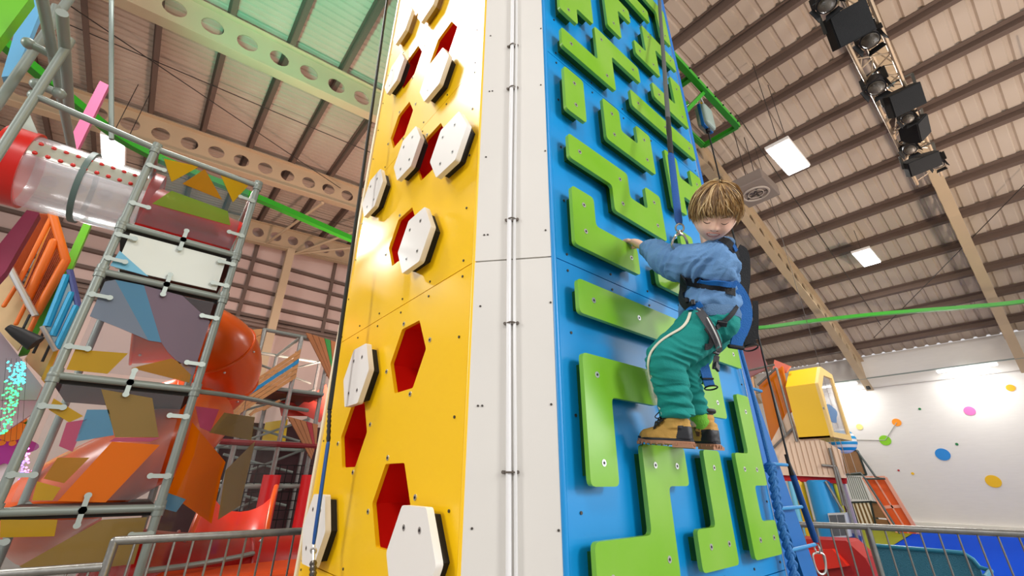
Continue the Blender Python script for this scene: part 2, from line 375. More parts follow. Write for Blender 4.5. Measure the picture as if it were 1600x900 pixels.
# ------------------------------------------------------------------ climbing tower
XY, YBL = .867, 1.026                    # yellow face plane x, blue face plane y
WXa, WYa, WXb, WYb = .867, 1.27, 1.080, 1.026   # white corner panel edges
XR, YL, TZ = 2.678, 2.775, 7.6
SE = [.02, 1.005, 2.205, 3.405, 4.605, 5.805, 7.0]
tower = thing('climbing_tower', 'tall climbing tower with a yellow face, a white corner and a blue face', 'climbing wall', (1.7, 1.9, 0))
def yp(u, v, w=0): return V((XY-w, u, v))        # yellow face: u = y, v = z, w = towards the viewer
def bp(u, v, w=0): return V((u, YBL-w, v))
HR = .172
def hexa(cu, cv, r, sq=.90): return [(cu+r, cv), (cu+r*.5, cv+r*sq), (cu-r*.5, cv+r*sq), (cu-r, cv), (cu-r*.5, cv-r*sq), (cu+r*.5, cv-r*sq)]
HOLES = [(2.290, 1.611), (1.775, 1.916), (1.783, 1.308), (2.0, 2.660), (1.755, 3.110), (2.257, 3.699), (2.240, 4.270), (1.742, 3.985)]
SC1 = mat('small_screw', '#55504A', .4, metal=.6)
for i in range(len(SE)-1):
    z0, z1 = SE[i]+.002, SE[i+1]-.002
    hs = [[yp(u, v) for u, v in rounded(hexa(*h, HR), .008, 2)] for h in HOLES if z0 < h[1] < z1]
    b = MB(); b.prism([yp(WYa+.012, z0), yp(YL-.006, z0), yp(YL-.006, z1), yp(WYa+.012, z1)], (.018, 0, 0), holes=hs)
    b.build('yellow_panel', YEL, tower)
    b = MB(); b.prism([bp(WXb+.012, z0), bp(XR-.05, z0), bp(XR-.05, z1), bp(WXb+.012, z1)], (0, .018, 0)); b.build('blue_panel', BLU, tower, bevel=.002)
    s = MB()
    for v in (z0+.035, z0+.30, z0+.6, z0+.9, z1-.035):
        for u in (WYa+.075, YL-.04): s.disc(yp(u, v, .0015), (1, 0, 0), .0055, .004, 10)
        for u in (WXb+.075, XR-.09): s.disc(bp(u, v, .0015), (0, 1, 0), .0055, .004, 10)
    for v in (z0+.035, z1-.035):
        for k in range(1, 5):
            s.disc(yp(WYa+.075+k*.275, v, .0015), (1, 0, 0), .0055, .004, 10); s.disc(bp(WXb+.075+k*.285, v, .0015), (0, 1, 0), .0055, .004, 10)
    o = s.build('panel_screws', SC1, tower); o['kind'] = 'stuff'
for z0, z1 in ((.02, 2.203), (2.209, 4.6), (4.608, 7.0)):
    b = MB(); nv = V((WYa-WYb, WXb-WXa, 0)).normalized()
    a = V((WXa+.003, WYa-.003, z0)); c = V((WXb-.003, WYb+.003, z0))
    b.prism([a, c, c+V((0, 0, z1-z0)), a+V((0, 0, z1-z0))], nv*.018); b.build('white_panel', WHP, tower, bevel=.002)
    s = MB(); t = (c-a).normalized()
    for k in range(6):
        v = z0+.12+k*(z1-z0-.2)/5.3
        for d in ((.03, .30) if k % 2 else (.035, .05, .29)): s.disc(a+t*d+V((0, 0, v-z0))-nv*.001, nv, .004, .003, 8)
    o = s.build('panel_screws', SC1, tower); o['kind'] = 'stuff'
# rounded edge strips and the dark core behind
for p, m, r_ in (((XY+.006, WYa+.006), YEL, .010), ((WXb+.004, YBL+.006), BLU, .012)):
    b = MB(); b.tube([(p[0], p[1], .02), (p[0], p[1], 7.0)], r_, 10); b.build('edge_strip', m, tower, smooth=True)
b = MB(); b.box((XY+.012, YL+.012, 3.5), (.05, .035, 7)); b.build('side_strip', mat('cream_strip', '#F2E7C8', .5), tower, bevel=.004)
b = MB(); b.box((XR-.025, YBL+.008, 3.5), (.045, .03, 7)); b.build('side_strip', mat('blue_frame', '#0C72C6', .4), tower, bevel=.004)
b = MB(); b.box((XR-.052, YBL+.001, 3.5), (.008, .012, 7)); b.build('side_strip', mat('bright_metal', '#DDE6EC', .25, metal=.9), tower)
core = MB(); ci = .022
core.prism([(XY+ci, WYa+.02, .0), (WXb+.02, YBL+ci, .0), (XR, YBL+ci, .0), (XR, YL, .0), (XY+.26, YL, .0), (XY+.26, 1.36, 0), (XY+ci, 1.36, 0)], (0, 0, 7.0))
core.box((XY+.14, YL-.09, 3.5), (.22, .16, 7)); core.build('frame_core', mat('core_dark', '#2A2723', .8), tower)
# red recesses behind the hexagonal holes
for cu, cv in HOLES:
    b = MB(); r0 = [yp(u, v, -.018) for u, v in hexa(cu, cv, HR+.012)]; r1 = [p+V((.15, 0, 0)) for p in r0]
    b.loft([r0, r1], cap=False); b.add(r1, [tuple(range(6))]); o = b.build('hole_lining', RED, tower); lab(o, 'red lined hexagonal hole')
    for a in (70, -10, 170, -110):
        s = MB(); p = yp(cu+.205*math.cos(math.radians(a)), cv+.19*math.sin(math.radians(a))); s.disc(p+V((-.001, 0, 0)), (1, 0, 0), .011, .004, 14); s.disc(p+V((-.004, 0, 0)), (1, 0, 0), .005, .002, 6, mi=1)
        s.build('bolt', [STL, STD], tower)
# white hexagonal holds
HX = [(1.71, 2.482), (1.452, 2.912), (1.942, 3.190), (1.697, 3.630), (2.398, 4.300), (2.395, 4.870), (1.918, 4.610), (2.432, 3.178), (2.212, 1.896), (2.455, 1.178), (1.470, 1.165)]
for cu, cv in HX:
    b = MB(); b.prism([yp(u, v, .038) for u, v in rounded(hexa(cu, cv, .170), .01, 2)], (-.027, 0, 0))
    h = b.build('hexagon_hold', WHB, tower, smooth=True, bevel=.005); lab(h, 'white hexagonal hold')
    clear = cv > 4.5
    b = MB(); b.prism([yp(u, v, 0) for u, v in hexa(cu, cv, .145)], (-.038, 0, 0)); b.build('spacer', film('clear_amber', '#D8A020', .5, .12) if clear else BLK, h)
    for du, dv in ((.055, .085), (-.055, .085), (.055, -.085), (-.055, -.085)):
        s = MB(); p = yp(cu+du, cv+dv, .065); s.disc(p, (1, 0, 0), .0105, .003, 14); s.disc(p+V((-.0015, 0, 0)), (1, 0, 0), .005, .002, 6, mi=1); s.build('bolt', [STL, STD], h)
# green puzzle holds on a 150 mm grid
def G(i, j): return (1.140+.15*i, 1.088+.1465*j)
PZ = [([(0, 18), (1, 18), (1, 19), (2, 19), (2, 21), (0, 21)], [(.5, 18.4)]),
 ([(3, 20), (4, 20), (4, 22), (5, 22), (5, 23), (3, 23)], [(3.5, 20.6), (4.5, 22.5)]),
 ([(0, 16), (3, 16), (3, 18), (5, 18), (5, 19), (2, 19), (2, 17), (0, 17)], [(.5, 16.5), (2.5, 16.5), (2.4, 18.5), (4.5, 18.5)]),
 ([(4, 24), (7, 24), (7, 25), (4, 25)], [(4.5, 24.5), (6.5, 24.5)]),
 ([(5, 20), (7, 20), (7, 22), (9, 22), (9, 23), (6, 23), (6, 21), (5, 21)], [(5.4, 20.5), (6.5, 20.5), (6.5, 22.5), (8.5, 22.5)]),
 ([(6, 26), (8, 26), (8, 24), (9, 24), (9, 27), (6, 27)], [(8.5, 24.5)]),
 ([(0, 13), (1, 13), (1, 15), (0, 15)], [(.5, 13.5), (.5, 14.5)]),
 ([(2, 13), (5, 13), (5, 15), (4, 15), (4, 14), (3, 14), (3, 15), (2, 15)], [(2.5, 13.5), (2.5, 14.5), (4.5, 13.5), (4.5, 14.5)]),
 ([(4, 16), (9, 16), (9, 17), (4, 17)], [(4.5, 16.5), (6.5, 16.5), (8.5, 16.5)]),
 ([(6, 18), (9, 18), (9, 21), (8, 21), (8, 19), (6, 19)], [(6.5, 18.5), (8.5, 18.5), (8.5, 20.4)]),
 ([(0, 11), (2, 11), (2, 10), (5, 10), (5, 12), (4, 12), (4, 11), (3, 11), (3, 12), (0, 12)], [(.5, 11.5), (2.5, 11.5), (2.5, 10.5), (4.5, 11.5), (4.5, 10.5)]),
 ([(0, 8), (3, 8), (3, 9), (1, 9), (1, 10), (0, 10)], [(.5, 9.5), (.5, 8.6), (2.6, 8.5)]),
 ([(6, 12), (7, 12), (7, 13), (9, 13), (9, 15), (8, 15), (8, 14), (7, 14), (7, 15), (6, 15)], [(6.5, 12.5), (6.5, 14.4), (8.5, 14.4)]),
 ([(4, 8), (8, 8), (8, 9), (7, 9), (7, 11), (6, 11), (6, 9), (4, 9)], [(4.5, 8.5), (7.5, 8.5)]),
 ([(0, 6), (5, 6), (5, 7), (0, 7)], [(.6, 6.5), (2.6, 6.5)]),
 ([(0, 2), (1, 2), (1, 4), (3, 4), (3, 5), (0, 5)], [(.5, 2.5), (.5, 4.5)]),
 ([(4, 4), (7, 4), (7, 6), (9, 6), (9, 7), (6, 7), (6, 5), (4, 5)], [(6.5, 4.5), (4.5, 4.5), (8.5, 6.5)]),
 ([(8, 5), (8, 3), (7, 3), (7, 0), (9, 0), (9, 1), (8, 1), (8, 2), (9, 2), (9, 5)], [(8.5, 4.4), (7.5, 2.5), (8.4, 2.5), (7.6, .5), (8.6, .5)]),
 ([(5, 3), (5, 1), (4, 1), (4, 0), (6, 0), (6, 3)], [(5.5, 2.5), (4.6, .55), (5.6, .55)]),
 ([(2, 3), (2, 1), (0, 1), (0, 0), (3, 0), (3, 2), (4, 2), (4, 3)], [(2.5, 2.5), (3.5, 2.5), (.5, .3), (2.6, .45)])]
def inset(poly, d):
    out = []; k = len(poly); ar = sum(poly[i][0]*poly[(i+1) % k][1]-poly[(i+1) % k][0]*poly[i][1] for i in range(k)); s = 1 if ar > 0 else -1
    for i in range(k):
        a, b_, c = V(poly[i-1]), V(poly[i]), V(poly[(i+1) % k]); e = (b_-a).normalized(); g = (c-b_).normalized()
        n1 = V((-e.y, e.x))*s; n2 = V((-g.y, g.x))*s; out.append(tuple(b_+(n1+n2)*d))
    return out
for cells, bolts in PZ:
    poly = [G(*c) for c in cells]; rp = rounded(inset(poly, .002), .022, 3)
    b = MB(); b.prism([bp(u, v, .042) for u, v in rp], (0, -.018, 0)); h = b.build('puzzle_hold', GRN, tower, smooth=True, bevel=.005, seg=3); lab(h, 'green puzzle shaped hold')
    b = MB(); b.prism([bp(u, v, 0) for u, v in inset(poly, .034)], (0, -.042, 0)); b.build('spacer', GRD, h)
    for i, j in bolts:
        u, v = G(i, j); s = MB(); p = bp(u, v, .060); s.disc(p, (0, 1, 0), .0115, .003, 16); s.disc(p+V((0, -.0015, 0)), (0, 1, 0), .005, .002, 6, mi=1); s.build('bolt', [STL, STD], h)
# white cable duct on the corner, with clips
mid = V(((WXa+WXb)/2, (WYa+WYb)/2, 0)); nv = V((-(WYa-WYb), -(WXb-WXa), 0)).normalized(); tv = V((WXb-WXa, WYb-WYa, 0)).normalized()
mid = mid-tv*.012
pts = cr([mid+nv*.010+tv*(.004*math.sin(z*2.1))+V((0, 0, z)) for z in [0.1+.3*i for i in range(23)]], 3)
b = MB(); b.tube(pts, .0095, 10); b.build('cable', mat('white_cable', '#EFEFEF', .35), tower, smooth=True)
b = MB(); b.tube([p+tv*.022 for p in pts], .006, 8); b.build('cable', mat('clear_cable', '#E4E4E2', .3), tower, smooth=True)
for py in (75, 141, 346, 507, 738):
    z = H(805, py, 1, (WYa+WYb)/2).z; c = mid+tv*.006+V((0, 0, z)); b = MB()
    b.ring(c+nv*.006, (0, 0, 1), .017, .003, 16, 6); b.box(c+nv*.004, (.05, .006, .010), Matrix((tuple(tv), tuple(nv), (0, 0, 1))).transposed())
    for s in (-1, 1): b.disc(c+tv*.024*s+nv*.008, nv, .006, .006, 8)
    b.build('cable_clip', mat('clip_steel', '#7C746C', .35, metal=.8), tower)

# ------------------------------------------------------------------ overhead bracket with belay device
BZ = 4.8
br = thing('belay_bracket', 'green triangular steel bracket sticking out from the top right of the blue face', 'bracket', (2.7, 1.1, BZ-.6))
for nm, a, c, w in (('arm', (2.68, 1.06, BZ), (3.98, 1.06, BZ), .055), ('arm', (3.98, 1.06, BZ), (3.98, 1.44, BZ), .045), ('arm', (2.68, 1.44, BZ), (3.98, 1.44, BZ), .045), ('strut', (3.05, 1.06, BZ), (3.05, 1.44, BZ), .05), ('strut', (3.2, 1.42, BZ), (3.98, 1.42, BZ-.0), .03), ('strut', (2.70, 1.25, BZ-.55), (3.3, 1.25, BZ), .04), ('strut', (2.70, 1.08, BZ-.7), (3.3, 1.08, BZ), .035)):
    b = MB(); b.beam(a, c, w, w); b.build(nm, GRNS, br, bevel=.004)
s = MB()
for i in range(7): s.tube([(2.95+i*.16, 1.02, BZ), (2.95+i*.16, 1.035, BZ)], .008, 8)
o = s.build('bolts', STD, br); o['kind'] = 'stuff'
bc = Un(1101, 186, 1.0); bx = V((3.40, 1.155, 0)); bz = H(1103, 185, 0, 3.40).z
bd = thing('belay_device', 'grey auto belay box hanging under the green bracket', 'belay device', (bx.x, bx.y, bz-.13))
c = V((bx.x, bx.y, bz)); b = MB(); b.box(c, (.17, .11, .26)); b.build('casing', mat('belay_grey', '#98A89E', .35), bd, bevel=.03, seg=4)
b = MB(); b.box(c+V((.0, .0, 0)), (.175, .03, .27)); b.build('blue_band', BLUS, bd, bevel=.004)
b = MB(); b.tube(cr([c+V((-.06, 0, .13)), c+V((-.04, 0, .22)), c+V((.0, 0, .28)), c+V((.05, 0, .22)), c+V((.07, 0, .13))], 5), .010, 8); b.build('shackle', STL, bd, smooth=True)
b = MB(); b.tube([c+V((0, 0, -.13)), c+V((0, 0, -.17))], .02, 10); b.build('nozzle', BLK, bd, smooth=True)
b = MB(); b.tube([c+V((0, 0, .2)), (c.x, c.y, BZ)], .012, 8); b.build('sling', mat('yellow_sling', '#E8B400', .6), bd)
# belay line that hangs from it, with protective sleeve and carabiner
def line_thing(name, label, cat, top, sleeve0, sleeve1, end, rad, srad, cola, colb, hook=True):
    o = thing(name, label, cat, end); A = V(top); B = V(sleeve0); Cc = V(sleeve1); D = V(end)
    b = MB(); b.tube([A, B], rad, 8); b.build('webbing', cola, o, smooth=True)
    b = MB(); d = (Cc-B).normalized(); b.tube([B-d*.10, B-d*.02, B, B+d*.03], [rad*1.3, rad*2.0, rad*2.2, srad], 8); b.build('stitching', BLK, o, smooth=True)
    b = MB(); b.tube([B, B+d*.03, Cc-d*.03, Cc], [srad*.8, srad, srad, srad*.7], 10, flat=.55); b.build('sleeve', colb, o, smooth=True)
    if hook:
        e = (D-Cc); b = MB(); b.ring(Cc+e*.18, CR, e.length*.14, .005, 18, 6); b.build('swivel', STL, o, smooth=True)
        b = MB(); m_ = Cc+e*.62; w = V(CR)*e.length*.20; u = -e.normalized()*e.length*.33
        b.tube(cr([m_+u, m_+u*.7+w, m_-u*.6+w*.8, m_-u, m_-u*.6-w*.8, m_+u*.7-w, m_+u], 4), .006, 8); b.build('carabiner', STL, o, smooth=True)
    return o
BST = mat('black_strap', '#16181A', .6); BSL = mat('blue_sleeve', '#06509A', .5, bump=.3, bscale=200)
zt = c.z-.17
line_thing('belay_line', 'black belay line hanging in front of the blue ladder, with a blue sleeve', 'rope', (bx.x, bx.y, zt), H(1236, 735, 0, 3.40), H(1275, 848, 0, 3.40), H(1285, 900, 0, 3.40), .007, .020, BST, BSL)
# line by the yellow face
top = H(605, 0, 0, .70); bot = H(493, 858, 0, .74)
f_ = lambda t: V(top).lerp(V(bot), t)
def on_line(py):      # point of the strap line at a photo height
    lo, hi = 0, 1
    for _ in range(40):
        t = (lo+hi)/2; p = f_(t)-CAM; y = 450-FPX*p.dot(CU)/p.dot(CF)
        if y < py: lo = t
        else: hi = t
    return f_(lo)
L1 = thing('belay_line', 'dark belay strap with a blue lower sleeve in front of the yellow face', 'rope', bot)
up_ = f_(-.35)
m1 = H(515, 640, 0, .72)
b = MB(); b.tube([up_, top, m1], .0135, 8, flat=.85); b.build('webbing', mat('dark_webbing', '#1E211C', .7), L1, smooth=True)
m2 = H(513, 690, 0, .722); m3 = H(490, 850, 0, .74)
b = MB(); b.tube(cr([m1, m1.lerp(m2, .3), m1.lerp(m2, .6), m2], 4), [.008+.003*(i % 2) for i in range(13)], 8); b.build('stitching', BLK, L1, smooth=True)
b = MB(); b.tube([m2, m2.lerp(m3, .03), m2.lerp(m3, .9), m3], [.012, .0155, .0155, .012], 10, flat=.5); b.build('sleeve', BSL, L1, smooth=True)
m4 = H(489, 905, 0, .74); b = MB(); b.tube(cr([m3, m3.lerp(m4, .3), m3.lerp(m4, .55)], 3), [.007]*7, 8); b.ring(m3.lerp(m4, .2), CF, .012, .004, 14, 6); b.build('swivel', STL, L1, smooth=True)
b = MB(); b.tube([m3.lerp(m4, .5+.07*i) for i in range(9)], [.012+.004*(i % 2) for i in range(9)], 10); b.build('carabiner', mat('dark_steel', '#6E6A64', .35, metal=.9), L1, smooth=True)
# red hold hidden by nothing: the far end of the green guide rail
gr = cr([(-3.2, 5.4, 6), (-1.8, 7.0, 6), (-1.0, 7.6, 6), (.7, 7.8, 6), (2.5, 8.1, 6), (6, 8.6, 6), (10, 8.1, 6), (13, 6.9, 6), (14.7, 5.0, 6), (15.27, 3.71, 6), (15.94, 2.37, 6), (16.62, 1.29, 6), (17.32, .28, 6), (17.93, -.82, 6), (18.6, -3.2, 6)], 5)
b = MB(); b.ribbon(gr, .12, .10, (0, 0, 1)); tag(b.build('guide_rail', GRNS, smooth=True), 'long curved green rail running under the roof behind the tower', 'rail')

# ------------------------------------------------------------------ blue ladder leg, rungs and braided rope at the right of the tower
ld = thing('tower_ladder', 'blue slanting ladder leg with thin rungs beside the blue face', 'ladder', (2.9, 1.05, 0))
A = V((2.70, 1.06, 2.25)); D0 = V((3.40, 1.06, .02))
b = MB(); b.prism([A+V((-.04, 0, .05)), A+V((.03, 0, 0)), D0+V((.02, 0, 0)), D0+V((-.19, 0, 0)), V((2.70, 1.06, 1.75))], (0, .05, 0)); b.build('leg', BLUS, ld, bevel=.004)
b = MB(); b.box((2.70, 1.06, 1.1), (.05, .06, 2.2)); b.build('upright', BLUS, ld)
for z in (1.90, 1.49, 1.27, 1.08, .85, .6, .35):
    xr = 2.70+(2.25-z)*.31; b = MB(); b.tube([(2.69, 1.02, z), (xr+.03, 1.02, z)], .009, 8); b.build('rung', mat('rung_blue', '#2E8CC8', .4), ld, smooth=True)
RP = mat('blue_rope', '#1263A8', .6, bump=.5, bscale=260, vary=.3, vscale=160, col2='#5AA8E0')
rp = thing('braided_rope', 'blue braided climbing rope hanging down the right edge of the blue face', 'rope', (2.75, .95, 1.0))
pts = [H(x, y, 1, .985) for x, y in ((1148, 500), (1157, 545), (1172, 600), (1186, 655), (1203, 725))]
b = MB(); b.tube(cr(pts, 4), .011, 8); b.build('rope', RP, rp, smooth=True)
cs = cr([H(x, y, 1, .975) for x, y in ((1203, 727), (1208, 760), (1213, 790), (1222, 830), (1232, 865), (1240, 905))], 12)
for ph in (0, 2*PI/3, 4*PI/3):
    P_ = []
    for i, p in enumerate(cs):
        a = i*.42+ph; P_.append(p+V((math.cos(a)*.020, math.sin(2*a)*.008-.006, 0)))
    b = MB(); b.tube(P_, .0125, 8); b.build('strand', RP, rp, smooth=True)
b = MB(); p0 = cs[0]
for k in range(3): b.ring(p0+V((0, 0, -.012*k)), (.1, .1, 1), .020, .011, 14, 6)
b.build('knot', RP, rp, smooth=True)
# ------------------------------------------------------------------ roof truss with speakers and lamps
ZT = 6.0
tr = thing('lighting_truss', 'light metal lattice truss carrying the black speakers', 'truss', (6, -.1, ZT))
TRM = mat('truss_metal', '#BFA88C', .45, metal=.4)
x0, x1 = 3.4, 9.0
for yy, zz in ((.05, 0), (-.25, 0), (-.1, .26)):
    b = MB(); b.tube([(x0, yy, ZT+zz), (x1, yy, ZT+zz)], .022, 8); b.build('chord', TRM, tr, smooth=True)
b = MB(); x = x0; k = 0; cc = [(.05, 0), (-.25, 0), (-.1, .26)]
while x < x1-.2:
    for (ya, za), (yb, zb) in ((cc[0], cc[1]), (cc[1], cc[2]), (cc[2], cc[0])):
        a_, b_ = ((ya, za), (yb, zb)) if k % 2 else ((yb, zb), (ya, za))
        b.tube([(x, a_[0], ZT+a_[1]), (x+.22, b_[0], ZT+b_[1])], .009, 6)
    x += .22; k += 1
o = b.build('lacing', TRM, tr)
for x in (4.2, 6.2, 8.6):
    b = MB(); b.tube([(x, -.1, ZT+.2), (x, -.1, T(x)-.02)], .008, 6); b.build('suspension_cable', CBL, tr)
SPK = mat('speaker_black', '#0A0A0B', .75, bump=.3, bscale=120)
def basis(fwd, roll=0):
    f = V(fwd).normalized(); r = f.cross(V((0, 0, 1))).normalized(); u = r.cross(f)
    M_ = Matrix((r, f, u)).transposed(); return M_@Matrix.Rotation(roll, 3, 'Y')
def speaker(px, py, z, sz, fwd, roll, lbl):
    c = H(px, py, 2, z); R = basis(fwd, roll); o = thing('loudspeaker', lbl, 'speaker', c)
    w, d, h = sz; b = MB()
    prof = [(-w/2, d/2), (w/2, d/2), (w/2, -d*.1), (w*.3, -d/2), (-w*.3, -d/2), (-w/2, -d*.1)]
    b.prism([c+R@V((x, y, -h/2)) for x, y in prof], R@V((0, 0, h))); b.build('cabinet', SPK, o, bevel=.008)
    b = MB(); b.box(c+R@V((0, d/2+.006, 0)), (w*.94, .012, h*.95), R); b.build('grille', mat('speaker_grille', '#0F1012', .8, bump=.6, bscale=300), o)
    b = MB()
    for s in (-1, 1):
        b.beam(c+R@V((s*(w/2+.012), 0, h*.1)), c+R@V((s*(w/2+.012), 0, h/2+.12)), .03, .008)
    b.beam(c+R@V((-w/2-.012, 0, h/2+.12)), c+R@V((w/2+.012, 0, h/2+.12)), .03, .008); b.build('yoke', mat('yoke_grey', '#54524C', .5, metal=.5), o)
    b = MB(); p = c+R@V((0, 0, h/2+.12)); b.tube([p, (p.x, -.1, ZT)], .015, 8); b.build('clamp', GAP, o)
def parcan(px, py, z, r, lbl):
    r *= .78; c = H(px, py, 2, z); d = (CAM-c).normalized(); d = (d+V((.25, .1, -.6))).normalized(); o = thing('stage_light', lbl, 'stage light', c); b = MB()
    b.tube([c-d*r*1.6, c-d*r*1.2, c+d*r*.2, c+d*r*.9], [r*.5, r*.95, r, r*1.05], 20); b.build('can', mat('can_black', '#17181C', .5), o, smooth=True)
    b = MB(); b.ball(c+d*r*.75, r*.92, 20, 10, (1, 1, 1)); b.build('lens', mat('lens_grey', '#6F675C', .3, bump=.6, bscale=90, coat=.4), o, smooth=True)
    s = d.cross(V((0, 0, 1))).normalized(); b = MB()
    for k in (-1, 1): b.beam(c+s*r*1.15*k, c+s*r*1.15*k-d*r*1.1+V((0, 0, r*1.3)), .06, .012)
    b.beam(c+s*r*1.15-d*r*1.1+V((0, 0, r*1.3)), c-s*r*1.15-d*r*1.1+V((0, 0, r*1.3)), .05, .012); b.build('yoke', BLK, o)
    p = c-d*r*1.1+V((0, 0, r*1.3)); b = MB(); b.tube([p, (p.x, -.1, ZT)], .015, 8); b.build('clamp', GAP, o)
    # four barn doors around the lens
    u = s.cross(d)
    for a, (q, w_) in enumerate(((s, u), (-s, u), (u, s), (-u, s))):
        m_ = c+d*r*1.0+q*r*1.05; b = MB(); b.prism([m_+w_*r*.7, m_-w_*r*.7, m_-w_*r*.95+q*r*.35+d*r*.55, m_+w_*r*.95+q*r*.35+d*r*.55], q*.006); b.build('barn_door', BLK, o)
speaker(1322, 42, ZT-.15, (.36, .24, .34), (-.75, -.55, -.75), .35, 'largest black loudspeaker, topmost on the roof truss')
speaker(1408, 158, ZT-.15, (.36, .24, .28), (-.75, -.55, -.8), .35, 'second large black loudspeaker down the truss')
speaker(1428, 202, ZT-.1, (.30, .22, .24), (-.2, -.9, -.6), -.6, 'smaller black loudspeaker tilted the other way, below the second large one')
speaker(1438, 256, ZT-.25, (.40, .20, .22), (-.75, -.5, -.8), .3, 'lowest black loudspeaker at the end of the truss')
parcan(1290, 2, ZT-.1, .11, 'stage lamp cut by the top edge above the largest speaker')
parcan(1358, 58, ZT-.1, .115, 'round stage lamp beside the largest speaker')
parcan(1368, 132, ZT-.1, .12, 'round stage lamp halfway down the truss')
parcan(1418, 182, ZT-.05, .09, 'small stage lamp tucked behind the second large speaker')
parcan(1421, 230, ZT-.1, .10, 'stage lamp just above the lowest speaker')
parcan(1465, 254, ZT-.1, .09, 'stage lamp at the very end of the truss beside the lowest speaker')
# roof fan box beside the boy's head
fc = H(1180, 300, 2, 8.3); o = thing('ventilation_unit', 'square ceiling ventilation box with a round fan, right of the boy\'s head', 'ventilation', fc)
b = MB(); b.box(fc+V((0, 0, .1)), (1.1, .8, .3)); b.build('housing', mat('vent_grey', '#8C8078', .5), o, bevel=.02)
b = MB(); b.ring(fc-V((0, 0, .06)), (0, 0, 1), .30, .03, 24, 6); b.ring(fc-V((0, 0, .06)), (0, 0, 1), .18, .015, 24, 6); b.build('fan_guard', mat('vent_light', '#B5ABA0', .5), o, smooth=True)
b = MB()
for i in range(5):
    a = i*2*PI/5; b.box(fc+V((math.cos(a)*.15, math.sin(a)*.15, -.05)), (.26, .09, .012), Matrix.Rotation(a, 3, 'Z')@Matrix.Rotation(.4, 3, 'X'))
b.build('fan_blades', mat('vent_dark', '#4C4440', .5), o)
b = MB()
for s in (-.4, .4): b.tube([fc+V((s, 0, .2)), (fc.x+s, fc.y, T(fc.x+s)+.1)], .01, 6)
b.build('hanging_rods', CBL, o)

# ------------------------------------------------------------------ barriers
def barrier(name, lbl, pts, ztop, posts, step=.105, r=.021, z0=.12, low=True):
    o = thing(name, lbl, 'railing', (pts[0][0], pts[0][1], 0)); P = [V((x, y, ztop)) for x, y in pts]
    b = MB(); b.tube(P, r, 12, round_end=True); b.build('top_rail', GLV, o, smooth=True)
    if low: b = MB(); b.tube([V((p.x, p.y, z0)) for p in P], r*.8, 10, round_end=True); b.build('bottom_rail', GLV, o, smooth=True)
    for x, y in posts: b = MB(); b.tube([(x, y, 0), (x, y, ztop)], r, 12); b.build('post', GLV, o, smooth=True)
    cnt = 0
    for A_, B_ in zip(P, P[1:]):
        L = (B_-A_).length; n_ = int(L/step)
        for i in range(1, n_+1):
            q = A_.lerp(B_, i/(n_+.5)); b = MB(); b.tube([(q.x, q.y, z0), (q.x, q.y, ztop-.01)], .006, 6); b.build('baluster', GLV, o, smooth=True)
    return o
barrier('safety_barrier', 'grey galvanised barrier in front of the red slides at the lower left', [(.08, 3.34), (1.25, 3.21)], 1.10, [(.08, 3.34), (1.22, 3.213)], .085)
b = barrier('safety_barrier', 'lower galvanised barrier section running out of the bottom left corner', [(-1.0, 3.46), (.06, 3.35)], .985, [(-.95, 3.455)], .085)
barrier('safety_barrier', 'grey galvanised barrier across the lower right in front of the blue floor', [(3.95, 1.75), (4.33, 1.05), (4.9, -.95)], 1.10, [(4.33, 1.05), (4.88, -.9)], .095)

# ------------------------------------------------------------------ left play tower: tubes, printed sheets
YP, XP1, XP2 = 3.9, -.475, .262
pt = thing('play_frame_tower', 'narrow play frame of grey tubes with printed see-through panels on the left', 'play frame', (-.1, YP, 0))
tb = lambda a, c, r=.024, nm='tube', m=GAP: (lambda q: (q.tube([a, c], r, 12), q.build(nm, m, pt, smooth=True))[1])(MB())
PTOP = H(250, 235, 1, YP).z
YPB = 4.95
for x in (XP1, XP2):
    tb((x, YP, 0), (x, YP, PTOP+.02), .026, 'post'); tb((x, YPB, 0), (x, YPB, PTOP+.02), .026, 'post')
    tb((x, YP, PTOP), (x, YPB, PTOP), .022, 'side_tube')
zr = [PTOP]+[H(200, y, 1, YP).z for y in (353, 433, 598, 795)]+[.35]
for z in zr:
    tb((XP1, YP, z), (XP2, YP, z), .024, 'rung'); tb((XP1, YPB, z), (XP2, YPB, z), .024, 'rung'); 
    for x in (XP1, XP2):
        q = MB(); q.ball((x, YP, z), .036, 12, 8); q.tube([(x, YP, z-.045), (x, YP, z+.045)], .033, 12); q.build('tube_clamp', GAP, pt, smooth=True)
# panel clips: small plates bridging tube and sheet
def clip(x, z, dx, dz):
    q = MB(); a = V((x, YP-.028, z)); c_ = a+V((dx, 0, dz)); q.ribbon([a-V((dx, 0, dz))*.25, c_], .026, .008, (0, -1, 0)); q.disc(c_, (0, 1, 0), .018, .010, 12); q.disc(a, (0, 1, 0), .02, .012, 12)
    q.build('panel_clip', mat('clip_grey', '#A9B4AE', .4, metal=.5), pt, smooth=True)
zz = [z for z in zr]
for z0, z1 in zip(zr[1:], zr):
    h_ = z1-z0; nn_ = max(2, round(h_/.33))
    for k_ in range(nn_):
        z = z0+h_*(k_+.5)/nn_; clip(XP1+.01, z, .09, 0); clip(XP2-.01, z, -.09, 0)
for z in zr[1:5]: clip((XP1+XP2)/2, z, 0, .08); clip((XP1+XP2)/2, z, 0, -.08)
def sheet(px_poly, m, y, nm, parent, th=.006, lbl=None):
    q = MB(); q.prism([H(x, y_, 1, y) for x, y_ in px_poly], (0, th, 0)); o_ = q.build(nm, m, parent)
    if lbl: lab(o_, lbl)
    return o_
CLR = film('clear_sheet', '#E6F0F0', .03, .03)
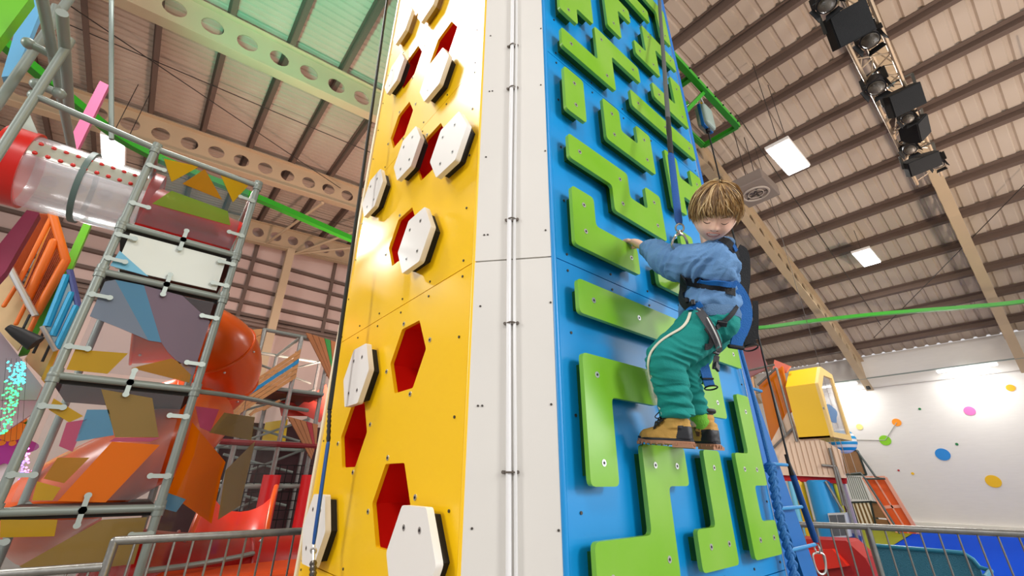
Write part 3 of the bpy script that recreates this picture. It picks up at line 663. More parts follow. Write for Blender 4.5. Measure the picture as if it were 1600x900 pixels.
def rect(z0, z1, m, nm, lbl=None, x0=XP1+.05, x1=XP2-.05, y=YP+.01):
    q = MB(); q.box(((x0+x1)/2, y, (z0+z1)/2), (x1-x0, .006, z1-z0)); o_ = q.build(nm, m, pt)
    if lbl: lab(o_, lbl)
rect(zr[1]+.05, zr[0]-.05, film('clear_blue', '#8CC4CC', .09, .03), 'clear_panel')
q = MB(); q.box(((XP1+XP2)/2, YP+.01, (zr[1]+zr[2])/2), (XP2-XP1-.12, .012, zr[1]-zr[2]-.10)); lab(q.build('white_panel', mat('white_play_panel', '#DEE6DF', .4), pt), 'white panel')
rect(zr[3]+.05, zr[2]-.05, film('clear_smoke', '#C8C8CC', .05, .03), 'clear_panel')
rect(zr[4]+.05, zr[3]-.05, CLR, 'clear_panel'); rect(zr[5], zr[4]-.05, CLR, 'clear_panel')
fY = film('print_yellow', '#E0BC20', .78, .03); fO = film('print_orange', '#FA8C06', .92, .02); fG = film('print_gold', '#D09A20', .75, .03); fB = film('print_blue', '#6CB0D4', .78, .05)
fS = film('print_slate', '#98A8BC', .8, .06); fT = film('print_tan', '#B49858', .85, .02); fP = film('print_pink', '#DC6E96', .7, .03); fM = film('print_mauve', '#9C8698', .8, .06); fGr = film('print_green', '#A8C850', .55, .04)
YS = YP-.0
for poly, m in (([(256, 248), (312, 260), (268, 284)], fY), ([(285, 287), (320, 264), (347, 312)], fG), ([(344, 272), (388, 290), (364, 316)], fY), ([(238, 318), (268, 298), (356, 330), (360, 352)], fGr),
                ([(150, 437), (180, 437), (232, 532), (186, 512), (128, 492)], fS), ([(180, 437), (225, 446), (252, 535), (232, 532)], fB), ([(225, 446), (285, 462), (345, 505), (318, 590), (262, 550), (252, 535)], fM),
                ([(112, 545), (200, 552), (168, 584), (100, 577)], fY), ([(205, 575), (268, 560), (300, 575), (296, 598)], fG),
                ([(158, 608), (238, 622), (248, 683), (180, 683)], fT), ([(80, 622), (130, 650), (108, 660), (74, 640)], fY), ([(104, 660), (136, 655), (113, 706), (92, 697)], fP), ([(136, 640), (170, 640), (178, 680), (118, 690)], fB),
                ([(175, 690), (250, 695), (165, 785), (90, 783)], fO), ([(90, 715), (140, 715), (100, 755), (68, 748)], fG), ([(58, 752), (95, 762), (82, 782), (50, 782)], fY), ([(0, 812), (90, 812), (85, 838), (0, 840)], fY), ([(160, 812), (230, 808), (222, 880), (60, 900), (30, 885)], fT), ([(170, 690), (235, 690), (250, 684), (180, 684)], fP)):
    poly = [(max(0, x), y) for x, y in poly]
    q = MB(); P_ = [H(x, y_, 1, YS) for x, y_ in poly]; P_ = [V((min(max(p.x, XP1+.04), XP2-.04), p.y, p.z)) for p in P_]
    q.prism(P_, (0, .003, 0)); q.build('printed_shape', m, pt)
q = MB(); q.prism([V((p.x, YP-.002, p.z)) for p in (H(187, 392, 1, YP), H(232, 432, 1, YP), H(172, 415, 1, YP))], (0, .004, 0)); q.build('printed_shape', mat('blue_print', '#6FB8D8', .4), pt)
# things inside the tower: decks, dark nets
DK = mat('deck_dark', '#2A2826', .7)
for z in zr[1:5]: q = MB(); q.box(((XP1+XP2)/2, (YP+YPB)/2, z-.02), (XP2-XP1, YPB-YP-.1, .05)); q.build('deck', DK, pt)

# upper left bay of grey tubes
ub = thing('play_scaffold', 'bay of grey scaffold tubes with clear panels in the upper left corner', 'play frame', (-1.2, 3.9, 0))
def tb2(a, c, r=.026, nm='tube'):
    q = MB(); q.tube([a, c], r, 10); q.build(nm, GAP, ub, smooth=True)
xa = H(55, 150, 1, YP); 
tb2((xa.x, YP, 0), (xa.x, YP, xa.z+.6), .028, 'post'); tb2((xa.x, YP, xa.z), (XP1, YP, PTOP), .024)
xb = H(100, 10, 1, 4.6); tb2((xb.x, 4.6, 0), (xb.x, 4.6, xb.z+.8), .035, 'post')
yb0 = H(60, 0, 2, xa.z+.5)
tb2(H(62, -20, 2, 4.5), H(112, 232, 2, 4.5), .035); tb2(H(97, 20, 2, 4.4), H(108, 170, 2, 4.4), .035)
for (x_, y_), (x2, y2) in (((45, 68), (85, 88)), ((58, 132), (92, 146)), ((88, 10), (78, 45))): tb2(H(x_, y_, 1, 4.2), H(x2, y2, 1, 4.2), .03)
q = MB(); q.tube([H(174, -30, 1, 7.2), H(174, 218, 1, 7.2)], .03, 8); q.build('hanger', GAP, ub, smooth=True)
for x_, y_ in ((45, 68), (85, 88), (58, 132), (92, 146), (55, 150)):
    q = MB(); q.ball(H(x_, y_, 1, 4.2), .045, 10, 6); q.build('tube_clamp', GAP, ub, smooth=True)
q = MB(); q.prism([H(x, y, 1, 4.3) for x, y in ((44, 172), (62, 215), (40, 222), (18, 226))], (0, .006, 0)); lab(q.build('clear_panel', mat('frosted', '#BCC8C0', .5), ub), 'frosted panel')

# crawl tube of clear plastic
TY, TR = 4.5, .285
c0 = H(128, 292, 1, TY); TZc = c0.z; xL = H(28, 268, 1, TY).x; xR = XP1+.08
ct = thing('crawl_tube', 'clear plastic crawl tube with red end rings on the left', 'play tube', ((xL+xR)/2, TY, TZc-TR))
q = MB(); n_ = 40
rg = [[V((x, TY+TR*math.cos(2*PI*j/n_), TZc+TR*math.sin(2*PI*j/n_))) for j in range(n_)] for x in (xL, xL*.5+xR*.5, xR)]
q.loft(rg, cap=False); q.build('tube_shell', film('clear_tube', '#F8FAFF', .30, .26, .22), ct, smooth=True)  # milky white opacity stands in for lamp reflections on the clear plastic
for x, w, m, nm in ((xL-.02, .16, RED, 'end_ring'), (xR-.03, .07, RED, 'end_ring'), (xL*.55+xR*.45, .035, mat('grey_band', '#5E7470', .5), 'joint_band')):
    q = MB(); rr = TR+.022
    prof_ = [(x-w/2, TR+.004), (x-w/2, rr), (x+w/2, rr), (x+w/2, TR+.004)]
    q.loft([[V((px_, TY+r_*math.cos(2*PI*j/n_), TZc+r_*math.sin(2*PI*j/n_))) for j in range(n_)] for px_, r_ in prof_+[prof_[0]]], cap=False); q.build(nm, m, ct, smooth=True)
a0, a1 = math.radians(158), math.radians(182)
q = MB(); q.loft([[V((x, TY+(TR+.006)*math.cos(a0+(a1-a0)*j/4), TZc-(TR+.006)*math.sin(a0+(a1-a0)*j/4)+TR*.72)) for j in range(5)] for x in (xL, xR)], cap=False, closed=False)
q2 = MB(); S_ = []
for t in range(12):
    x = xL+(xR-xL)*(t+.5)/12
    for a in (183, 203):
        aa = math.radians(a); S_.append((x, TY+(TR+.006)*math.cos(aa), TZc-(TR+.006)*math.sin(aa)))
q = MB(); q.loft([[V((x, TY+(TR+.005)*math.cos(math.radians(a)), TZc-(TR+.005)*math.sin(math.radians(a)))) for a in range(179, 208, 4)] for x in (xL, xR)], cap=False, closed=False); q.build('seam_strip', film('strip_pale', '#D6DCCC', .85, .03), ct, smooth=True)
for p in S_:
    q = MB(); q.ball(p, .016, 8, 6); q.build('cap_nut', RED, ct, smooth=True)

# red tunnel end and orange curved slide
q = MB(); q.tube([(XP1+.06, 4.40, zr[1]+.34), (XP2-.03, 4.40, zr[1]+.26)], .28, 28, cap=False); tag(q.build('crawl_tunnel', mat('red_plastic', '#E01A14', .3, coat=.4), smooth=True), 'red tunnel section inside the tube frame, above the white panel', 'play tube')
ORP = mat('orange_plastic', '#F4600A', .28, coat=.5)
def slide(name, lbl, pts, r, m, seams=True, n=28, o=None):
    o = o or thing(name, lbl, 'slide', (pts[-1][0], pts[-1][1], 0)); C_ = cr(pts, 8); q = MB(); q.tube(C_, r, n, cap=False); q.build('tube_shell', m, o, smooth=True)
    if seams:
        for i in range(0, len(C_)-1, 8):
            d = (C_[i+1]-C_[i]).normalized(); q = MB(); q.ring(C_[i], d, r+.004, .012, 32, 6); q.build('flange', m, o, smooth=True)
            for a in range(0, 360, 60):
                s = d.cross(V((0, 0, 1))).normalized(); u = s.cross(d); p = C_[i]+d*.06+(s*math.cos(math.radians(a))+u*math.sin(math.radians(a)))*(r+.003)
                b_ = MB(); b_.ball(p, .012, 8, 5); b_.build('bolt', STL, o)
    return o
S1 = slide('tube_slide', 'orange tube slide curling out of the play frame, redder towards its lower end', [(-.25, 5.1, 2.65), (.14, 5.1, 2.72), (.46, 5.15, 2.62), (.60, 5.5, 2.42), (.45, 5.9, 2.2), (.1, 6.0, 2.0)], .31, ORP)
slide('tube_slide', 'long orange and red tube slide coming down behind the printed panels', [(.45, 5.3, 1.95), (.3, 4.95, 1.75), (.0, 5.0, 1.50), (-.35, 5.3, 1.2), (-.3, 5.9, 1.0)], .30, ORP, False, o=S1)
RPL = mat('red_slide_plastic', '#B40A04', .3, coat=.5)
slide('tube_slide', 'red tube slide lying low behind the barrier', [(.05, 4.75, .74), (.45, 4.65, .68), (.95, 4.65, .64), (1.5, 4.75, .6)], .34, RPL)
# open slide chute and orange lips at the bottom
o = thing('open_slide', 'red open slide chute behind the barrier, left of the yellow face', 'slide', (1.4, 5.5, 0))
path = cr([(1.18, 6.2, 1.22), (1.06, 5.75, 1.05), (.98, 5.4, .82), (.94, 5.2, .60)], 6); q = MB(); rg = []
for i, p in enumerate(path):
    rg.append([p+V((.32*math.cos(a), 0, .26*math.sin(a)+.1)) for a in [PI+PI*j/12 for j in range(13)]])
q.loft(rg, cap=False, closed=False); q.loft([[v_+V((0, .01, -.015)) for v_ in r_] for r_ in rg], cap=False, closed=False); q.build('chute', mat('orange_red', '#F03A0C', .3, coat=.5), o, smooth=True)
for k_ in (0, 12): q = MB(); q.tube([r_[k_] for r_ in rg], .028, 10); q.build('edge_roll', ORP, o, smooth=True)
q = MB(); q.box((1.15, 4.05, .42), (1.6, .55, .78)); tag(q.build('foam_block', mat('orange_foam', '#F0500C', .5), bevel=.08, seg=4), 'orange foam landing block behind the lower left barrier', 'foam block')
# curved clear guard with orange prints, right of the tube frame
cg = thing('curved_guard', 'curved see-through guard printed with orange and tan shapes, beside the play frame', 'play panel', (.6, 4.1, 0))
def cyl(px, py):
    x = H(px, py, 1, 4.0); t = max(0, min(1, (x.x-.25)/.75)); return x
def onguard(px, py):
    lo = H(px, py, 1, 4.0); 
    for _ in range(6):
        t = (lo.x-.25)/.7; y = 4.0+.35*max(0, t)**2; lo = H(px, py, 1, y)
    return lo
ge = [(.27+.72*t, 4.0+.35*((.72*t)/.7)**2) for t in [i/10 for i in range(11)]]
q = MB(); q.loft([[V((x, y, z)) for x, y in ge] for z in (.86, 2.0)], cap=False, closed=False); q.build('clear_sheet', CLR, cg, smooth=True)
for z in (2.0, .86): q = MB(); q.tube([V((x, y, z)) for x, y in ge]+([V((1.25, 4.6, z+.02))] if z > 1 else []), .018, 8); q.build('guard_rail', GAP, cg, smooth=True)
for poly, m in (([(300, 660), (352, 722), (345, 745), (330, 810), (262, 770), (290, 700)], fO), ([(352, 722), (345, 745), (330, 818), (262, 770)], fO), ([(326, 676), (350, 645), (398, 652), (392, 688)], fT), ([(392, 695), (398, 690), (375, 790), (340, 812), (352, 735)], fT), ([(305, 635), (342, 640), (328, 675), (312, 668)], fP), ([(262, 770), (290, 780), (275, 800), (256, 795)], fB)):
    q = MB(); q.prism([onguard(*p)+V((0, -.012, 0)) for p in poly], (0, .003, 0)); q.build('printed_shape', m, cg)

# ------------------------------------------------------------------ far slatted climbing frame between slide and tower
FY = 7.6
ff = thing('scaffold_play_tower', 'distant scaffold play tower with slatted wooden boards and red padded legs', 'play frame', (2.2, FY, 0))
def tf(a, c, r=.03, nm='tube', m=GAP): q = MB(); q.tube([a, c], r, 8); return q.build(nm, m, ff, smooth=True)
def fx(px, py, y=FY): return H(px, py, 1, y)
pl, pm, pr_ = fx(413, 515), fx(473, 520), fx(520, 530)
z_t = pl.z
for X, Y in ((pl.x, FY), (pm.x, FY), (pr_.x, FY+.1), (pl.x, FY+1.6), (pm.x, FY+1.6), (pr_.x+.3, FY+1.6)): tf((X, Y, 0), (X, Y, z_t), .035, 'post', GLV)
for z in (z_t, z_t-.9, z_t-1.7, z_t-2.3):
    tf((pl.x, FY, z), (pr_.x, FY, z)); tf((pl.x, FY+1.6, z), (pr_.x+.3, FY+1.6, z)); tf((pl.x, FY, z), (pl.x, FY+1.6, z)); tf((pm.x, FY, z), (pm.x, FY+1.6, z)); tf((pr_.x, FY, z), (pr_.x+.3, FY+1.6, z))
for i in range(5):
    z = z_t-.35-i*.5; tf((pl.x, FY+.8, z), (pr_.x, FY+.8, z-.25), .02, 'brace')
    tf((pl.x, FY+.5, z-.4), (pr_.x, FY+.5, z+.1), .018, 'brace')
WD = mat('slat_wood', '#C99258', .55, vary=.25, vscale=3, stretch=(1, 1, 8)); WD2 = mat('slat_wood_dark', '#A86A3C', .55, vary=.2, vscale=3)
def slat_board(pl4, n_, m, stripe=None, scol='#1C86BE', off=0):
    a, b_, c_, d = [fx(*p)+V((0, -.05-off, 0)) for p in pl4]       # a-b long top edge, d-c long bottom edge
    q = MB(); g = .09
    for i in range(n_):
        if stripe == i: continue
        t0 = i/n_; t1 = (i+1-g)/n_; q.prism([a.lerp(d, t0), b_.lerp(c_, t0), b_.lerp(c_, t1), a.lerp(d, t1)], (0, .03, 0))
    o_ = q.build('slat_panel', m, ff)
    if stripe is not None:
        t0 = stripe/n_; t1 = (stripe+1-g)/n_; q = MB(); q.prism([a.lerp(d, t0), b_.lerp(c_, t0), b_.lerp(c_, t1), a.lerp(d, t1)], (0, .035, 0)); lab(q.build('painted_slat', mat('stripe'+scol[1:], scol, .5), ff), 'coloured slat')
    q = MB()
    for t in (.08, .92): q.beam(a.lerp(b_, t)+V((0, .035, 0)), d.lerp(c_, t)+V((0, .035, 0)), .04, .03, (0, 1, 0))
    q.build('batten', m, ff)
slat_board([(388, 600), (469, 546), (461, 592), (381, 643)], 6, WD, 2)
slat_board([(476, 521), (513, 594), (519, 570), (524, 536)], 5, WD2, 3, '#2C8A3A', .02)
slat_board([(358, 645), (386, 604), (380, 643), (366, 655)], 3, WD)
slat_board([(395, 516), (408, 515), (403, 545), (388, 560)], 3, WD)
slat_board([(448, 651), (485, 718), (493, 694), (496, 664)], 5, WD2, 3, '#A01822')
slat_board([(398, 640), (440, 625), (412, 640), (388, 650)], 2, WD)
NET = mat('dark_net', '#1B1012', .8)
q = MB()
x0n, x1n, z1n = pl.x-.2, pr_.x+.3, z_t-2.0
for i in range(16): q.tube([(x0n+(x1n-x0n)*i/15, FY+.35, .2), (x0n+(x1n-x0n)*i/15, FY+.35, z1n)], .008, 5)
for i in range(12): q.tube([(x0n, FY+.35, .2+(z1n-.2)*i/11), (x1n, FY+.35, .2+(z1n-.2)*i/11)], .008, 5)
o_ = q.build('safety_net', NET, ff); o_['kind'] = 'stuff'
tf((pl.x-.2, FY-.03, z_t-1.72), (pr_.x+.1, FY-.03, z_t-1.72), .04, 'padded_rail', mat('maroon_pad', '#7A1820', .5))
q = MB(); q.box(((x0n+x1n)/2, FY+1.75, 1.2), (x1n-x0n+.6, .05, 2.3)); q.build('back_panel', mat('deep_red_panel', '#3A1216', .7), ff)
q = MB(); q.box(((pl.x+pr_.x)/2, FY+.8, z_t-.92), (pr_.x-pl.x, 1.5, .06)); q.build('deck', mat('deck_red', '#6A2A22', .6), ff)
for (xa_, xb_, yt) in ((404, 432, 742), (462, 492, 742)):
    c_ = fx((xa_+xb_)/2+6, yt); q = MB(); q.tube([(c_.x, FY-.06, .1), (c_.x, FY-.06, c_.z)], .12, 16); q.build('leg_pad', mat('red_pad', '#D01018', .45), ff, smooth=True)
for poly, m, dy in (([(430, 600), (470, 640), (505, 610), (512, 650), (440, 650)], mat('red_sheet', '#D8422E', .5), .9), ([(415, 660), (450, 655), (446, 690), (408, 695)], mat('yellow_sheet', '#E8C21A', .5), 1.0), ([(460, 640), (510, 600), (516, 640), (500, 660)], mat('red_sheet', '#D8422E', .5), .7)):
    q = MB(); q.prism([fx(x, y, FY+dy) for x, y in poly], (0, .02, 0)); q.build('coloured_panel', m, ff)
# ------------------------------------------------------------------ upper left: coloured beams, orange play house
def plank(lbl, cat, pts, depth, m, ax=1, val=5, name='painted_beam'):
    q = MB(); q.prism([H(x, y, ax, val) for x, y in pts], (0, depth, 0)); return tag(q.build(name, m, bevel=.01), lbl, cat)
plank('lime green beam crossing the top left corner', 'beam', [(-30, 0), (52, -10), (-12, 75), (-40, 110)], .12, mat('lime_paint', '#6CC80E', .4), val=4.0)
plank('light blue beam behind the grey tubes in the top left corner', 'beam', [(38, 0), (75, -12), (22, 118), (2, 120)], .10, mat('sky_paint', '#64AEDC', .45), val=4.9)
plank('pink beam sticking up behind the grey tubes', 'beam', [(156, 126), (170, 133), (118, 240), (98, 238)], .10, mat('pink_paint', '#E874A4', .45), val=6.2)
plank('bright lime green post rising behind the orange house', 'post', [(131, 347), (143, 349), (112, 421), (98, 418)], .10, mat('lime_paint', '#6CC80E', .4), val=6.6)
plank('burgundy beam slanting down behind the clear tube', 'beam', [(42, 328), (62, 332), (8, 425), (-4, 438), (-40, 430)], .12, mat('burgundy', '#86103E', .5), val=5.4)
hs = thing('orange_play_house', 'wooden play balcony with orange and cyan railings on the left edge', 'play house', (-2.6, 6.6, 0))
def hp(px, py, y=6.3): return H(px, py, 1, y)
OR2 = mat('orange_metal', '#E26E08', .5); BGE = mat('beige_board', '#D8BC8C', .55, vary=.06); CY = mat('cyan_metal', '#18A8DC', .4)
def poly_part(nm, pts, m, y, d=.05, lbl=None):
    q = MB(); q.prism([hp(x, yy, y) for x, yy in pts], (0, d, 0)); o_ = q.build(nm, m, hs)
    if lbl: lab(o_, lbl)
poly_part('wall_board', [(-30, 455), (0, 434), (13, 419), (57, 495), (42, 526), (27, 548), (0, 518), (-30, 490)], BGE, 6.6)
poly_part('mesh_panel', [(57, 333), (82, 335), (76, 357), (31, 438), (13, 415)], mat('dark_orange_mesh', '#B4480C', .6), 6.6, .02)
poly_part('mesh_panel', [(78, 350), (86, 362), (98, 408), (57, 487), (36, 449)], mat('orange_mesh', '#E8901E', .6), 6.55, .02)
for a_, b_, r_ in (((82, 335), (103, 407), .04), ((103, 407), (57, 489), .04), ((84, 378), (42, 468), .04), ((31, 438), (6, 478), .018), ((44, 468), (25, 506), .018), ((80, 340), (31, 438), .022), ((96, 415), (40, 530), .022)):
    q = MB(); q.tube([hp(*a_, 6.4), hp(*b_, 6.4)], r_, 10, round_end=True); q.build('railing_tube', OR2, hs, smooth=True)
q = MB()
for i in range(14):
    t = (i+.5)/14; q.tube([hp(60+20*t, 334+4*t, 6.57), hp(14+18*t, 414+24*t, 6.57)], .006, 4)
    q.tube([hp(80+17*t, 352+56*t, 6.52), hp(38+19*t, 450+36*t, 6.52)], .006, 4)
o_ = q.build('mesh_bars', mat('bar_orange', '#A8460A', .5), hs); o_['kind'] = 'stuff'
q = MB(); q.tube([hp(14, 416, 6.35), hp(55, 494, 6.35)], .03, 8); q.build('metal_edge', STL, hs, smooth=True)
poly_part('green_side', [(96, 415), (109, 422), (76, 495), (46, 552), (28, 556), (57, 492)], mat('dark_lime', '#3F8A0C', .5), 6.5, .06)
poly_part('white_panel', [(106, 428), (124, 480), (92, 548), (70, 512)], mat('pale_cyan_sheet', '#B4DCE4', .3), 6.45, .02)
for a_, b_ in (((105, 430), (73, 510)), ((113, 457), (82, 525)), ((120, 478), (88, 545))):
    q = MB(); q.tube([hp(*a_, 6.3), hp(*b_, 6.3)], .032, 8); q.build('cyan_bar', CY, hs, smooth=True)
q = MB(); q.tube([hp(109, 422, 6.3), hp(123, 480, 6.3)], .028, 8); q.build('purple_post', mat('slate_purple', '#4C5A96', .4), hs, smooth=True)
q = MB(); q.tube([hp(66, 510, 6.28), hp(87, 548, 6.28)], .022, 8); q.build('metal_edge', STL, hs, smooth=True)
poly_part('beige_side', [(65, 510), (86, 548), (69, 594), (38, 562), (46, 550)], mat('tan_board', '#DDB27E', .5), 6.45)
for a_, b_ in (((70, 515), (52, 552)), ((80, 535), (66, 565))):
    q = MB(); q.tube([hp(*a_, 6.38), hp(*b_, 6.38)], .012, 6); q.build('wire', BLK, hs)
poly_part('yellow_edge', [(86, 545), (92, 545), (71, 600), (64, 592)], mat('mustard', '#C89A1C', .5), 6.4)
poly_part('lower_fascia', [(-30, 490), (0, 518), (66, 604), (57, 625), (-30, 625)], mat('grey_pink_board', '#8F7F86', .5), 6.35)
cf = hp(32, 522, 6.1); sl = thing('spot_lamp', 'small black spotlight under the wooden balcony on the left edge', 'spotlight', cf)
q = MB(); q.tube([cf+V((-.10, 0, .05)), cf+V((-.02, 0, .01)), cf+V((.13, 0, -.07))], [.03, .055, .08], 14); q.build('can', BLK, sl, smooth=True)
q = MB(); q.tube([cf+V((0, 0, .06)), cf+V((-.02, .1, .22))], .012, 6); q.build('arm', BLK, sl)
# fairy light net, decorated white wall
q = MB(); wl = [(-30, 560), (50, 590), (60, 640), (-30, 700)]
q.prism([hp(x, y, 6.6) for x, y in wl], (0, .05, 0)); tag(q.build('shadow_box', mat('lilac_board', '#B9A6B8', .5)), 'lilac panel behind the fairy lights on the left edge', 'panel')
q = MB(); q.prism([hp(x, y, 7.0) for x, y in ((-40, 655), (42, 652), (30, 770), (-40, 790))], (0, .05, 0)); tag(q.build('mural_board', mat('mural_white', '#E6E2E6', .6)), 'white mural board with a flower and a sun at the left edge', 'panel')
q = MB(); q.prism([hp(x, y, 6.9) for x, y in ((-40, 652), (42, 655), (42, 664), (-40, 664))], (0, .05, 0)); tag(q.build('green_strip', GRNS), 'dark green strip above the mural board', 'trim')
def flower(px, py, r_, n_, colr, lbl):
    c_ = hp(px, py, 6.98); q = MB(); P_ = []
    for i in range(n_*8):
        a = 2*PI*i/(n_*8); rr = r_*(.85+.15*math.cos(a*n_)); P_.append(c_+V((rr*math.cos(a), 0, rr*math.sin(a))))
    q.prism(P_, (0, .01, 0)); tag(q.build('mural_flower', mat('fl'+colr[1:], colr, .5)), lbl, 'wall decal')
flower(10, 697, .24, 7, '#A8329C', 'purple flower shape on the mural board'); q = MB(); q.disc(hp(20, 674, 6.88), (0, 1, 0), .10, .02, 20)
for i in range(10): q.disc(hp(20, 674, 6.88)+V((.12*math.cos(i*PI/5), 0, .12*math.sin(i*PI/5))), (0, 1, 0), .028, .02, 8)
tag(q.build('mural_sun', mat('sun_orange', '#E08218', .5)), 'small orange sun shape on the mural board', 'wall decal')
cols = {'cyan_led': '#38D8E8', 'green_led': '#2CE860', 'pink_led': '#E86AC8', 'violet_led': '#7A5AF0'}
random.seed(3)
fl = thing('fairy_lights', 'hanging net of cyan and green fairy lights on the left edge', 'string lights', hp(20, 650, 6.1))
for k_, (nm, colr) in enumerate(cols.items()):
    q = MB(); m = mat(nm, colr, .4, emit=6)
    for i in range((90, 110, 26, 26)[k_]):
        t = random.random(); py = (565+35*t, 590+90*t, 690+60*t, 720+50*t)[k_]; px = (40-.0*t, 38-25*t, 42, 36)[k_]-(abs(random.gauss(0, 14)) if k_ < 2 else random.gauss(0, 3))
        if px < -10: continue
        q.ball(hp(px, py, 6.0+random.random()*.2), .006+.004*random.random(), 5, 3)
    o_ = q.build('led_cluster', m, fl); o_['kind'] = 'stuff'
for i in range(5): q = MB(); q.tube([hp(42-8*i, 560, 6.1), hp(34-9*i, 690, 6.1)], .0012, 4); q.build('wire', BLK, fl)
for i, (a_, b_) in enumerate((((62, 620), (12, 640)), ((70, 606), (55, 790)))):
    pass
# ------------------------------------------------------------------ right side: yellow pod play building
XPd = 9.0
pd = thing('yellow_pod', 'yellow box window pod jutting out of the play building on the right', 'play pod', (9.2, 2.6, 1.9))
yf = H(1303, 683, 0, XPd).y; ytop = H(1285, 597, 0, XPd).z; zb = H(1303, 683, 0, XPd).z; yl_ = H(1232, 604, 0, XPd).y; zt_ = ytop+.36
PY = mat('pod_yellow', '#F6C606', .4, coat=.2); PE = mat('pod_edge', '#F0CE84', .5)
pp = [(XPd, zb), (XPd, ytop), (XPd+.42, zt_), (XPd+1.05, zt_-.06), (XPd+1.05, zb)]
def sh(pts, y0, y1, nm, m, holes=()):
    q = MB(); q.prism([V((x, y0, z)) for x, z in pts], (0, y1-y0, 0), holes=[[V((x, y0, z)) for x, z in h] for h in holes]); return q.build(nm, m, pd, bevel=.01)
ins = inset(pp, .09)
sh(pp, yf, yf+.05, 'end_frame', PE, [ins])
for (a, c, nm) in ((pp[0], pp[1], 'front_panel'), (pp[1], pp[2], 'slant_panel'), (pp[2], pp[3], 'top_panel'), (pp[4], pp[0], 'bottom_panel')):
    q = MB(); A_ = V((a[0], yf+.05, a[1])); C_ = V((c[0], yf+.05, c[1])); d = (C_-A_); n_ = V((-d.z, 0, d.x)).normalized()*-.03
    q.prism([A_, C_, C_+V((0, yl_-yf, 0)), A_+V((0, yl_-yf, 0))], n_); q.build(nm, PY, pd)
q = MB(); q.prism([V((x, yf+.03, z)) for x, z in ins], (0, .008, 0)); q.build('window_sheet', film('pod_window', '#D8D8DC', .35, .1), pd)
q = MB(); q.prism([V((XPd+.35+.32*math.cos(a)*(1+.3*math.sin(3*a)), yf+.02, zb+.42+.16*math.sin(a))) for a in [i*PI/8 for i in range(16)]], (0, .006, 0)); q.build('blue_cloud', mat('cloud_blue', '#5C86B4', .5), pd)
# wooden wall under the pod and the play building to its left
WP = mat('pale_planks', '#F2D6BA', .55, bump=.1, bscale=8, vary=.12, vscale=2, stretch=(1, 6, .4))
pb = thing('play_building', 'pale wooden play building wall below the yellow pod, with padded legs', 'play building', (9.2, 3, 0))
XW2 = 9.05
def wp(px, py, x=XW2): return H(px, py, 0, x)
def wpoly(nm, pts, m, x=XW2, d=.05, lbl=None, par=None):
    q = MB(); q.prism([wp(a, c, x) for a, c in pts], (d, 0, 0)); o_ = q.build(nm, m, par or pb)
    if lbl: lab(o_, lbl)
    return o_
wpoly('plank_wall', [(1218, 712), (1240, 672), (1290, 690), (1312, 703), (1321, 747), (1215, 742)], WP)
q = MB()
for i in range(11):
    y = wp(1236+i*8, 700).y; q.box((XW2-.004, y, (wp(1236, 690).z+wp(1236, 742).z)/2), (.006, .008, wp(1236, 690).z-wp(1236, 742).z))
q.build('plank_grooves', mat('groove', '#B08C6C', .7), pb)
wpoly('red_valance', [(1218, 741), (1322, 746), (1322, 756), (1218, 751)], mat('red_fabric', '#B80C16', .7), XW2+.06)
wpoly('amber_panel', [(1185, 600), (1222, 572), (1238, 640), (1205, 690), (1196, 650)], film('amber', '#F29A10', .85, .05), XW2+.1)
wpoly('pink_panel', [(1160, 545), (1185, 540), (1200, 575), (1170, 590)], film('pinkish', '#C88C90', .7, .1), XW2+.2)
wpoly('peach_panel', [(1150, 555), (1170, 560), (1180, 620), (1160, 640)], mat('peach_board', '#F2C090', .5), XW2+.3)
wpoly('coral_panel', [(1210, 562), (1235, 572), (1228, 582), (1205, 590)], mat('coral', '#F0806A', .5), XW2+.25)
wpoly('coral_flag', [(1278, 690), (1296, 706), (1304, 727), (1285, 727)], mat('coral2', '#F0604A', .5), XW2+.2)
wpoly('cream_wedge', [(1205, 690), (1232, 640), (1250, 690), (1218, 720)], WP, XW2+.02)
for a_, c_ in (((1165, 580), (1210, 570)), ((1184, 602), (1213, 575)), ((1213, 575), (1245, 690)), ((1200, 590), (1228, 682)), ((1208, 700), (1240, 668)), ((1284, 727), (1306, 729)), ((1306, 729), (1345, 860)), ((1296, 700), (1318, 790)), ((1290, 752), (1318, 800))):
    q = MB(); q.tube([wp(*a_, XW2-.03), wp(*c_, XW2-.03)], .022, 8); q.build('frame_tube', GLV, pb, smooth=True)
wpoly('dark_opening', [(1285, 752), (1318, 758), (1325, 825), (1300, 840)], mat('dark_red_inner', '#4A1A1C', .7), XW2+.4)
for px, w, colr, nm, lbl in ((1232, .055, '#6CC4E8', 'foam_roller', 'pale blue padded roller'), (1243, .075, '#F2C20A', 'foam_roller', 'yellow padded roller'), (1275, .17, '#1E9ADC', 'foam_roller', 'wide blue padded roller'), (1300, .03, '#C8C41E', 'foam_roller', 'thin olive padded strip')):
    top_ = wp(px, 750, XW2+.0); q = MB(); z0_ = wp(px, 840, XW2).z
    q.tube([(XW2+.12, top_.y, z0_-.4), (XW2+.12, top_.y, top_.z-.03), (XW2+.12, top_.y, top_.z)], [w*1.1, w*1.1, w*.9], 20); o_ = q.build(nm, mat('foam'+colr[1:], colr, .45, coat=.2), pb, smooth=True); lab(o_, lbl)
wpoly('lilac_panel', [(1292, 730), (1312, 730), (1352, 862), (1318, 870), (1325, 800)], film('lilac', '#D8CCDC', .8, .05), XW2+.1)
wpoly('blue_print', [(1322, 830), (1345, 838), (1350, 870), (1325, 865)], film('blueprint', '#6C8CD0', .8, .05), XW2+.08)
mbx = thing('mesh_box', 'small grey double mesh box hanging beside the padded rollers', 'box', wp(1312, 840, 8.9))
